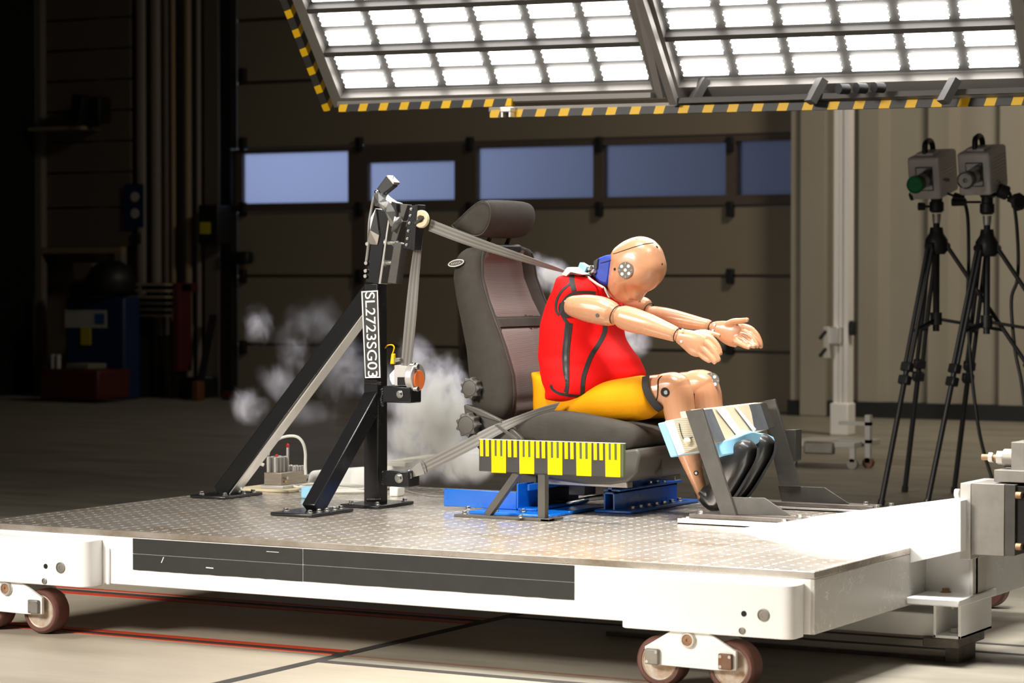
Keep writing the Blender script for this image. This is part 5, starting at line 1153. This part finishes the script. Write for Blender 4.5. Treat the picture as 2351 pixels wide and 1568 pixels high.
# round tracking target with five dots
def target(p, n, r, par, upd=(0, 0, 1)):
    n = V(n).normalized(); e = V(upd).cross(n).normalized(); u = n.cross(e)
    d = MB().cyl(p, p + n * .0012, r, 40).build('tracking_target', 'target_grey', par)
    q = MB()
    for a, b_ in ((0, 0), (-.48, .45), (.42, .48), (-.42, -.48), (.48, -.42)): c = p + e * a * r + u * b_ * r; q.cyl(c + n * .0011, c + n * .0017, r * .20, 20)
    q.build('target_dots', 'white_print', d, smooth=0)
    q = MB()
    for a, b_ in ((0, 1), (1, 0), (0, -1), (-1, 0)): q.bar(p + (e * a + u * b_) * r * .70 + n * .0014, p + (e * a + u * b_) * r * .97 + n * .0014, .0011, .0006, up=n)
    q.build('target_ticks', 'light_grey', d, smooth=0)
    return d
p, n = onhead(1437.5, 620, .0035); n = (n * .5 + V((.05, -1, 0))).normalized(); target(p + n * .002, n, .0262, ho)
p = UY(1633, 874, YL2 - .02); target(p, V((.25, -1, .05)), .0262, dm)
# chin strap buckle / neck
nk = MB(); limb(nk, [(1345, 640, YC, 24, .055), (1375, 632, YC, 26, .055), (1400, 625, YC, 28, .055)]); nk.build('neck', 'black_rubber', dm, smooth=180)
quad([(1372, 592), (1388, 586), (1408, 583), (1404, 605), (1401, 630), (1397, 652), (1388, 655), (1374, 650), (1363, 640), (1364, 605)], YC - .058, .11, 'neck_shroud', 'blue_rubber', dm, .010)
quad([(1361, 600), (1373, 593), (1371, 618), (1363, 621)], YC - .064, .05, 'shroud_patch', 'black_plastic', dm, .003)
MB().tube([UY(1378, 604, YC - .061), UY(1392, 600, YC - .062), UY(1404, 597, YC - .061)], .0012, 6).build('shroud_seam', 'black_plastic', dm)
quad([(1331, 602), (1348, 612), (1342, 626), (1325, 617)], YC - .06, .03, 'connector_block', 'pale_blue', dm, .002)
for x, y in ((1352, 617), (1360, 625), (1349, 632)): p = UY(x, y, YC - .06); MB().cyl(p, p + V((.012, -.006, .004)), .0075, 14).build('neck_bolt', 'bolt_steel', dm, bevel=.001)
MB().tube([UY(1338, 627, YC - .07), UY(1352, 638, YC - .08), UY(1368, 650, YC - .08), UY(1385, 660, YC - .075)], .004, smooth=5).build('neck_wire', 'light_grey', dm)
quad([(1381, 656), (1388, 660), (1401, 683), (1396, 685)], YC - .07, .01, 'collar_clip', 'bolt_steel', dm, .002)

# ---- red vest
vs_ = [(630, 1336, 34, .07), (636, 1340, 56, .125), (648, 1346, 68, .155), (664, 1350, 77, .175), (690, 1343, 82, .178), (714, 1340, 87, .178), (745, 1337, 91, .176), (775, 1338, 94, .172), (800, 1344, 102, .172), (820, 1351, 110, .174), (840, 1358, 113, .188), (858, 1362, 115, .192), (875, 1361, 112, .194), (892, 1357, 102, .190), (905, 1346, 92, .185), (914, 1336, 82, .172), (918, 1334, 60, .13)]
VS = tsec(vs_, 64, 2.5)
vest = MB().loft(VS); vo = vest.build('vest', 'vest', dm, smooth=180, mods=[('SUBSURF', dict(levels=1, render_levels=1))])
# swelling folds
me = vo.data
for v in me.vertices:
    q = v.co + cw; v.co += V((0, math.sin(q.z * 34 + q.x * 9) * .0022, 0))
dg = bpy.context.evaluated_depsgraph_get(); dg.update()
def onvest(x, y, lift=.002):
    o_ = CAM - cw; r = ray(x, y).normalized(); hit, loc, nrm, idx = vo.ray_cast(o_, r); return loc + cw + nrm * lift if hit else UY(x, y, YC - .17)
def vband(pts, wpx, name='vest_piping', m='piping'):
    A = []; B = []; P = [V((x, y, 0)) for x, y in pts]; P = catmull(P, 4)
    for i, p in enumerate(P):
        t = (P[min(i + 1, len(P) - 1)] - P[max(i - 1, 0)]).normalized(); nx, ny = -t.y, t.x
        A.append(onvest(p.x + nx * wpx / 2, p.y + ny * wpx / 2)); B.append(onvest(p.x - nx * wpx / 2, p.y - ny * wpx / 2))
    rr = [[a, b_, b_ + V((0, .004, 0)), a + V((0, .004, 0))] for a, b_ in zip(A, B)]
    return MB().loft(rr).build(name, m, dm, smooth=60)
vband([(1311, 634), (1313, 650), (1317, 668)], 11)
vband([(1309, 652), (1290, 668), (1278, 690), (1277, 712), (1284, 724)], 5)
vband([(1366, 673), (1345, 671), (1318, 673), (1300, 684), (1290, 702), (1291, 722), (1300, 738), (1307, 745)], 7)
vband([(1300, 742), (1297, 775), (1293, 815), (1295, 850), (1301, 880), (1297, 900)], 5); vband([(1312, 742), (1308, 775), (1305, 815), (1305, 850), (1304, 885), (1301, 905)], 5)
vband([(1306, 745), (1302, 775), (1299, 815), (1300, 850), (1302, 885)], 6, 'zipper', 'black_plastic')
vband([(1388, 746), (1386, 765), (1374, 790), (1358, 815), (1348, 840), (1339, 870), (1337, 911)], 10)
vband([(1265, 884), (1270, 894), (1282, 902), (1300, 906), (1330, 909), (1352, 908)], 6)
# armhole lining
p = UY(1302, 708, YN_ + .022); q = MB(); q.lathe(p, (0, -1, 0), [(0, .03), (.004, .03), (.004, .0001)], 28)
q.build('armhole', 'dark_hole', dm)

# ---- yellow shorts
sh = MB()
sh.loft(tsec([(853, 1280, 56, .11), (858, 1294, 70, .14), (875, 1308, 80, .158), (900, 1312, 82, .165), (925, 1314, 84, .168), (942, 1312, 80, .165), (950, 1308, 66, .14)], 40, 2.6))
for Y, dx, dy in ((YL1 - .005, 0, 0), (YL2, 64, -6)):
    R = lambda *r: (r[0] + dx, r[1] + dy, Y, r[2], r[3])
    limb(sh, [R(1300, 934, 22, .05), R(1345, 931, 31, .060), R(1400, 921, 46, .082), R(1445, 917, 50.5, .084), R(1480, 912, 51, .080)], n=28, k=2.3)
so = sh.build('shorts', 'shorts', dm, smooth=180)
md = so.modifiers.new('remesh', 'REMESH'); md.mode = 'VOXEL'; md.voxel_size = .004; md.use_smooth_shade = True
md = so.modifiers.new('smooth', 'SMOOTH'); md.factor = .5; md.iterations = 8

# ---- shoes
def shoe(dx, dy, Y):
    q = MB(); limb(q, [(1640 + dx, 1154 + dy, Y, 24, .036), (1660 + dx, 1120 + dy, Y, 33, .042), (1681 + dx, 1080 + dy, Y, 37, .050), (1702 + dx, 1046 + dy, Y, 34, .050), (1716 + dx, 1026 + dy, Y, 22, .042)], n=24, k=3.0)
    limb(q, [(1614 + dx, 1128 + dy, Y, 20, .036), (1632 + dx, 1145 + dy, Y, 24, .038), (1642 + dx, 1158 + dy, Y, 20, .036)], n=20)
    s_ = q.build('shoe', 'black_rubber', dm, smooth=180); md = s_.modifiers.new('remesh', 'REMESH'); md.mode = 'VOXEL'; md.voxel_size = .004; md.use_smooth_shade = True
    md = s_.modifiers.new('smooth', 'SMOOTH'); md.factor = .5; md.iterations = 4
    k = MB(); A = [(1657, 1176), (1690, 1136), (1717, 1092), (1737, 1055), (1741, 1028)]
    k.ribbon([UY(x + dx, y + dy, Y - .034) for x, y in A], [UY(x + dx, y + dy, Y + .034) for x, y in A], .008, n=5); k.build('sole', 'black_plastic', s_, smooth=60)
shoe(0, 0, YL1 + .01); shoe(40, -12, YL2 - .03)

# ================================================================== HIGH SPEED CAMERAS ON TRIPODS
def tripod(ax, ay, Y, feet, lab, kind):
    apex = UY(ax, ay, Y); r = root('tripod', (apex.x, apex.y, 0), lab, 'tripod', 'camera tripods')
    MB().cyl(apex - V((0, 0, .42)), apex + V((0, 0, .12)), .016, 14).build('centre_column', 'black_plastic', r)
    MB().cyl(apex + V((0, 0, .10)), apex + V((0, 0, .145)), .018, 14, .022).build('column_collar', 'galvanised', r)
    MB().lathe(apex + V((0, 0, -.05)), (0, 0, 1), [(0, .04), (.02, .055), (.07, .055), (.10, .035), (.13, .03)], 16).build('shoulder', 'black_plastic', r, smooth=40)
    hub = apex - V((0, 0, .36)); MB().cyl(hub - V((0, 0, .03)), hub + V((0, 0, .03)), .028, 14).build('spreader_hub', 'black_plastic', r)
    for f in feet:
        f = V(f); top = apex + (V((f.x, f.y, apex.z)) - apex).normalized() * .05 - V((0, 0, .01)); k1 = top + (f - top) * .47; k2 = top + (f - top) * .52
        lg = MB(); d = (f - top).normalized(); sd = d.cross(V((0, 0, 1))).normalized() * .014
        lg.cyl(top + sd, k1 + sd, .0105, 10); lg.cyl(top - sd, k1 - sd, .0105, 10); lg.cyl(k1, f - d * .02, .013, 12); lg.cyl(top + sd * 1.6, top - sd * 1.6, .018, 10)
        L_ = lg.build('leg', 'black_plastic', r, smooth=40)
        for kk in (k1, k2): MB().bar(kk - d * .022, kk + d * .022, .055, .04).build('leg_clamp', 'black_plastic', L_, bevel=.006)
        MB().cyl(f - d * .03, f + V((0, 0, .004)), .017, 12).build('rubber_foot', 'black_rubber', L_)
        m_ = top + (f - top) * .33; MB().cyl(hub, m_, .008, 8).build('spreader', 'black_plastic', r)
    # pan head with handles
    h = apex + V((0, 0, .15))
    MB().lathe(h, (0, 0, 1), [(0, .025), (.01, .035), (.05, .035), (.055, .028), (.10, .028)], 16).build('pan_head', 'black_plastic', r, smooth=40)
    MB().box(h + V((-.03, -.03, .08)), h + V((.035, .03, .15))).build('tilt_body', 'black_plastic', r, bevel=.01)
    MB().box(h + V((-.05, -.04, .15)), h + V((.05, .05, .168))).build('quick_plate', 'black_plastic', r, bevel=.003)
    L = lambda x, z, k=0: h + rgt * x + V((0, 0, z)) - fwd * k
    hd_ = [((-.03, .11), (-.13, .075)), ((.03, .10), (.13, .065)), ((-.02, .03), (-.09, .03))] if kind == 0 else [((-.03, .06), (-.17, .06)), ((.05, .10), (.15, .06))]
    for (a, b_) in hd_:
        P, Q = L(*a), L(*b_); MB().cyl(P, Q, .006, 10).build('handle_rod', 'black_plastic', r); MB().cyl(P.lerp(Q, .5), Q, .018, 14, .02).build('handle_grip', 'black_plastic', r, bevel=.005)
    if kind == 1: MB().cyl(L(.05, .12), L(.10, .10), .035, 16).build('tilt_knob', 'black_plastic', r, bevel=.008); MB().lathe(L(.14, .06), rgt * .3 - fwd, [(0, .03), (.02, .045), (.03, .03)], 8).build('pan_knob', 'black_plastic', r)
    if kind == 0: MB().cyl(L(-.045, .118), L(-.035, .122), .007, 10).build('brass_lock', 'brass', r)
    return r, h + V((0, 0, .168))
Yt1 = 5.75
fa = [UZ(2022, 1162, 0), UZ(2077, 1130, 0), V((-.95, 6.05, 0))]
t1, q1 = tripod(2150, 560, Yt1, fa, 'black camera tripod, the left one, carrying the green-lensed camera', 0)
fb = [UZ(2128, 1162, 0), UZ(2190, 1132, 0), V((-.7, 6.0, 0))]
t2, q2 = tripod(2266, 565, Yt1 + .02, fb, 'black camera tripod nearest the right edge, carrying the dark-lensed camera', 1)
def hcam(px, py, Y, glass, lab, yaw):
    c = UY(px, py, Y); r = root('high_speed_camera', c, lab, 'camera', 'high speed cameras on tripods')
    n = V((math.sin(yaw), -math.cos(yaw), -.0)); s = V((math.cos(yaw), math.sin(yaw), 0)); n = (n * math.cos(.2) - V((0, 0, math.sin(.2)))).normalized(); z = s.cross(-n).normalized(); z = z if z.z > 0 else -z; wd, ht, ln = .160, .205, .27
    def bx(a0, a1, b0, b1, c0, c1): # s, n(back), z
        f = lambda a, b_, cc: c + s * a - n * b_ + z * cc
        return MB().hexa([f(a0, b0, c0), f(a1, b0, c0), f(a1, b1, c0), f(a0, b1, c0)], [f(a0, b0, c1), f(a1, b0, c1), f(a1, b1, c1), f(a0, b1, c1)])
    bx(-wd / 2, wd / 2, 0, ln, -ht / 2, ht / 2).build('housing', 'camera_body', r, bevel=.014, seg=3)
    q = MB()
    for i in range(9):
        z0 = -ht / 2 + .03 + i * .016; b_ = bx(wd / 2 - .002, wd / 2 + .003, .03, ln - .02, z0, z0 + .007); q.add(b_.v, b_.f)
    q.build('cooling_fins', 'camera_body', r, bevel=.001)
    bx(-wd * .26, wd * .30, -.003, .01, -ht * .30, ht * .28).build('front_recess', 'lens_dark', r, bevel=.018)
    lc = c - z * .01 + s * (-.004)
    MB().cyl(lc, lc + n * .06, .036, 28).build('lens_mount', 'galvanised', r, bevel=.003)
    MB().cyl(lc + n * .058, lc + n * .12, .037, 28, .043).build('lens_barrel', 'black_plastic', r, bevel=.003)
    MB().lathe(lc + n * .121, n, [(0, .041), (.003, .041), (.003, .036), (-.004, .03), (.0, .012), (.001, .0001)], 28).build('lens_glass', glass, r, smooth=60)
    bx(-.045, .045, .03, .15, ht / 2 - .002, ht / 2 + .016).build('handle_base', 'camera_body', r, bevel=.005)
    g = lambda a, cc: c - n * a + z * cc
    MB().tube([g(.04, ht / 2 + .01), g(.045, ht / 2 + .05), g(.07, ht / 2 + .062), g(.12, ht / 2 + .062), g(.15, ht / 2 + .04), g(.155, ht / 2 + .01)], .014, 10, smooth=4).build('carry_handle', 'black_plastic', r, smooth=60)
    return r, c, n, s
k1, c1_, n1_, s1_ = hcam(2121, 410, Yt1 - .09, 'lens_green', 'grey boxy high speed camera with a green lens on the left tripod', math.radians(1))
k2, c2_, n2_, s2_ = hcam(2236, 400, Yt1 - .09, 'lens_dark', 'grey boxy high speed camera with a dark lens on the right tripod', math.radians(1))
for i, (pts, lb) in enumerate((([(2308, 428), (2328, 470), (2337, 560), (2336, 640), (2322, 690), (2330, 800), (2344, 870), (2352, 930)], 'black cable hanging from the back of the dark-lensed camera'), ([(2212, 455), (2222, 500), (2224, 600), (2222, 700), (2230, 850), (2250, 1000), (2278, 1100)], 'black cable hanging between the two tripods'))):
    P = [UY(x, y, Yt1 + .12) for x, y in pts]; tag(MB().tube(P, .009, 8, smooth=6).build('camera_cable', 'black_plastic', smooth=60), lb, 'cable')

# ================================================================== DATA BOXES AND CABLES ON THE DECK
db = root('data_logger', UZ(650, 1115, ZT), 'small metal data box with upright plugs and a white cable loop on the deck', 'data box')
Yd = 1.50; zb = UY(606, 1112, Yd).z; zb = ZT + .022
a = UZ(606, 1113, zb); Xd0 = a.x; Yd = a.y
wd = .062 + .0; P_ = lambda x, y, z: V((x, y, z))
bw, bl, bh = .075, .16, .044
MB().box((Xd0, Yd, zb), (Xd0 + bw, Yd + bl, zb + bh)).build('housing', 'box_metal', db, bevel=.002)
MB().box((Xd0 - .008, Yd - .008, ZT + .010), (Xd0 + bw + .012, Yd + bl + .02, zb)).build('mount_plate', 'galvanised', db, bevel=.002)
MB().box((Xd0 - .10, Yd - .03, ZT + .0005), (Xd0 + bw + .05, Yd + bl, ZT + .010)).build('base_board', 'cream_foam', db, bevel=.002)
for i in range(4):
    for j in range(2): p = V((Xd0 + .012 + j * .03, Yd + .012 + i * .022, zb + bh)); MB().cyl(p, p + V((0, 0, .055 if i < 4 else .02)), .0075, 14).build('plug', 'galvanised', db, bevel=.001)
for i in range(4):
    for j in range(3): p = V((Xd0 + .014 + j * .024, Yd + .096 + i * .017, zb + bh)); MB().cyl(p, p + V((0, 0, .018)), .0068, 14).build('socket', 'alu', db, bevel=.001)
p = V((Xd0 + .05, Yd + .075, zb + bh)); MB().cyl(p, p + V((0, 0, .085)), .005, 12).build('antenna_stub', 'galvanised', db); MB().lathe(p + V((0, 0, .085)), (0, 0, 1), [(0, .003), (.003, .006), (.008, .007), (.013, .004), (.015, .0001)], 14).build('red_cap', 'red_plastic', db, smooth=60)
p = V((Xd0 + .02, Yd + .05, zb + bh + .055)); MB().lathe(p, (0, 0, 1), [(0, .006), (.004, .006), (.007, .0001)], 14).build('red_cap', 'red_plastic', db, smooth=60)
p = V((Xd0 + bw, Yd + .02, zb + .026)); MB().cyl(p, p + V((.012, 0, 0)), .006, 12).build('side_knob', 'bolt_steel', db); MB().cyl(p + V((0, 0, -.014)), p + V((.006, 0, -.014)), .004, 12).build('side_jack', 'brass', db)
cY = Yd + .02
MB().tube([UY(615, 1062, cY), UY(616, 1042, cY), UY(624, 1022, cY), UY(642, 1007, cY + .01), UY(665, 1001, cY + .02), UY(684, 1004, cY + .03), UY(696, 1018, cY + .04), UY(701, 1040, cY + .05), UY(701, 1066, cY + .05), UY(702, 1090, cY + .05)], .0052, 10, smooth=5).build('cable_loop', 'white_cable', db, smooth=60)
MB().cyl(UY(616, 1064, cY), UY(615, 1042, cY), .006, 12).build('strain_relief', 'grey_cable', db)
MB().tube([UY(606, 1068, cY), UY(594, 1063, cY - .01), UY(578, 1056, cY - .02)], .006, 10, smooth=4).build('side_cable', 'white_cable', db, smooth=60)
# long white battery tube
lb_ = root('white_enclosure', UZ(760, 1105, ZT), 'long glossy white enclosure lying on the deck behind the front brace', 'enclosure')
a = UZ(700, 1110, ZT + .01); MB().hexa([(a.x, a.y, ZT + .001), (a.x + .36, a.y + .02, ZT + .001), (a.x + .36, a.y + .14, ZT + .001), (a.x, a.y + .12, ZT + .001)], [(a.x + .01, a.y + .01, ZT + .055), (a.x + .35, a.y + .03, ZT + .085), (a.x + .35, a.y + .13, ZT + .085), (a.x + .01, a.y + .11, ZT + .055)]).build('body', 'white_print', lb_, bevel=.014, seg=4)
MB().box((a.x + .30, a.y + .04, ZT + .08), (a.x + .40, a.y + .10, ZT + .098)).build('lid', 'light_grey', lb_, bevel=.004)
# coiled cables
rc = random.Random(2)
def coil(cx, cy, rx, ry, n, m, lab, r=.0038, z0=ZT):
    c = UZ(cx, cy, z0); pts = []
    for i in range(n * 18): t = i / 18 * 6.28318; k = 1 + .12 * math.sin(i * .13); pts.append(c + V((math.cos(t) * rx * k, math.sin(t) * ry * k, .005 + .003 * (i // 18) + .003 * math.sin(i * .9))))
    tag(MB().tube(pts, r, 8).build('cable_coil', m, smooth=60), lab, 'cable')
coil(765, 1128, .15, .08, 5, 'white_cable', 'flat coil of white cable on the deck between brace and post')
coil(705, 1100, .035, .04, 4, 'grey_cable', 'small tangle of grey wire beside the data box', .003, ZT + .02)
tag(MB().tube([UZ(915, 1122, ZT + .004), UZ(940, 1128, ZT + .004), UZ(980, 1137, ZT + .004), UZ(1018, 1139, ZT + .004), UZ(1030, 1139, ZT + .004)], .0022, 8, smooth=5).build('thin_wire', 'grey_cable', smooth=60), 'thin grey wire running to the blue rear mount', 'wire')
p = UZ(893, 1140, ZT); tag(MB().box((p.x, p.y, ZT + .0005), (p.x + .035, p.y + .05, ZT + .035)).build('white_clip', 'white_print', bevel=.006), 'small white block beside the foot of the post', 'block')
p = UZ(690, 1145, ZT); tag(MB().box((p.x, p.y, ZT + .0005), (p.x + .04, p.y + .05, ZT + .04)).build('white_adapter', 'pale_blue', bevel=.006), 'small pale adapter half hidden behind the front brace', 'adapter')
# long bright cable running behind the seat
tag(MB().tube([UY(845, 1075, 1.7), UY(900, 1060, 1.72), UY(1000, 1046, 1.74), UY(1100, 1040, 1.76)], .006, 8, smooth=5).build('white_hose', 'white_cable', smooth=60), 'straight white hose running behind the seat inside the smoke', 'hose')
for (x, y, Y) in ((1082, 1165, 1.2),): pass

# ================================================================== SMOKE
def smoke(name, label, puffs, dens, lo, hi, seed):
    dens *= 3.0
    m, N, L = node_mat(name); N.remove(N['Principled BSDF']); out = N['Material Output']
    tc = N.new('ShaderNodeTexCoord'); P = tc.outputs['Object']
    mp = N.new('ShaderNodeMapping'); mp.inputs['Location'].default_value = (seed, seed * 1.7, 3); mp.inputs['Rotation'].default_value = (0, .5, 0); mp.inputs['Scale'].default_value = (1.25, 1, .8); L.new(P, mp.inputs[0])
    n1 = N.new('ShaderNodeTexNoise'); n1.inputs['Scale'].default_value = 6.5; n1.inputs['Detail'].default_value = 7; n1.inputs['Roughness'].default_value = .68; n1.inputs['Distortion'].default_value = .35; L.new(mp.outputs[0], n1.inputs['Vector'])
    n4 = N.new('ShaderNodeTexNoise'); n4.inputs['Scale'].default_value = 11; n4.inputs['Detail'].default_value = 5; n4.inputs['Roughness'].default_value = .6; n4.inputs['Distortion'].default_value = 1.2; L.new(mp.outputs[0], n4.inputs['Vector'])
    wsp = N.new('ShaderNodeMapRange'); wsp.inputs['From Min'].default_value = .36; wsp.inputs['From Max'].default_value = .66; wsp.inputs['To Min'].default_value = .12; wsp.inputs['To Max'].default_value = 1.5; L.new(n4.outputs['Fac'], wsp.inputs[0])
    tot = None
    for (px, py, Y, rx, rz, d, ang) in puffs:
        c = UY(px, py, Y); s = SC(c); mpp = N.new('ShaderNodeMapping'); mpp.vector_type = 'TEXTURE'
        mpp.inputs['Location'].default_value = c; mpp.inputs['Scale'].default_value = (rx / s / .9, min(rx, rz) / s * 1.0, rz / s); mpp.inputs['Rotation'].default_value = (0, math.radians(ang), 0)
        L.new(P, mpp.inputs[0]); ln = N.new('ShaderNodeVectorMath'); ln.operation = 'LENGTH'; L.new(mpp.outputs[0], ln.inputs[0])
        # noise pushes the boundary in and out
        a = mth(N, L, 'ADD', ln.outputs['Value'], mth(N, L, 'MULTIPLY', mth(N, L, 'SUBTRACT', n1.outputs['Fac'], .5), 2.1))
        mr = N.new('ShaderNodeMapRange'); mr.inputs['From Min'].default_value = 1.0; mr.inputs['From Max'].default_value = -.15; mr.inputs['To Max'].default_value = d; mr.interpolation_type = 'SMOOTHSTEP'; L.new(a, mr.inputs[0])
        tot = mr.outputs[0] if tot is None else mth(N, L, 'MAXIMUM', tot, mr.outputs[0])
    v = N.new('ShaderNodeVolumeScatter'); v.inputs['Color'].default_value = (.84, .85, 1, 1); v.inputs['Anisotropy'].default_value = .15
    L.new(mth(N, L, 'MULTIPLY', mth(N, L, 'MULTIPLY', tot, wsp.outputs[0]), dens), v.inputs['Density']); L.new(v.outputs[0], out.inputs['Volume'])
    m.cycles.volume_step_rate = .6 if hasattr(m.cycles, 'volume_step_rate') else 1
    o = MB().box(lo, hi).build('smoke_cloud', m, smooth=0); o.data.materials.clear(); o.data.materials.append(m)
    W[o] = V((0, 0, 0))
    tag(o, label, 'smoke', kind='stuff'); return o
Ys = 1.72
def smoke_obj(label, puffs, dens, seed, Y0, Y1):
    xs_ = []; zs_ = []
    for (px, py, Y, rx, rz, d, a) in puffs:
        c = UY(px, py, Y); s = SC(c); R = max(rx, rz) * 1.25 / s; xs_ += [c.x - R, c.x + R]; zs_ += [c.z - R, c.z + R]
    return smoke('smoke_%d' % seed, label, puffs, dens, (min(xs_), Y0, max(ZT + .003, min(zs_))), (max(xs_), Y1, max(zs_)), seed)
smoke_obj('thin wispy smoke drifting left of the belt tower', [(588, 745, Ys, 36, 52, 1.2, 0), (575, 925, Ys, 46, 52, 1.9, 0), (640, 880, Ys, 60, 48, .7, 0), (672, 800, Ys, 42, 100, .75, -15), (720, 740, Ys, 90, 60, .28, 0), (790, 850, Ys, 80, 100, .45, 0), (700, 950, Ys, 110, 40, .30, 0)], 4.2, 3, Ys - .14, Ys + .14)
smoke_obj('dense bright smoke between the belt tower and the seat back', [(1015, 960, Ys, 80, 140, 2.6, 0), (960, 930, Ys, 60, 70, 1.3, 0), (940, 1010, Ys, 70, 60, 1.2, 0), (1050, 1055, Ys, 130, 60, 2.4, 0), (960, 830, Ys, 50, 60, .5, 0), (890, 890, Ys, 60, 60, .5, 0), (930, 1070, Ys, 100, 50, 1.2, 0)], 9, 7, Ys - .16, Ys + .16)
smoke_obj('bright smoke puff showing behind the seat back top and dummy shoulder', [(1255, 630, Ys, 55, 50, 1.8, 0), (1225, 600, Ys, 28, 24, 1.0, 0), (1290, 660, Ys, 40, 60, 1.6, 0)], 9, 12, Ys - .12, Ys + .12)
smoke_obj('small smoke puff in front of the dummy chest', [(1462, 790, Ys, 40, 42, 1.7, 0), (1445, 760, Ys, 30, 30, 1.4, 0)], 9, 15, Ys - .1, Ys + .1)
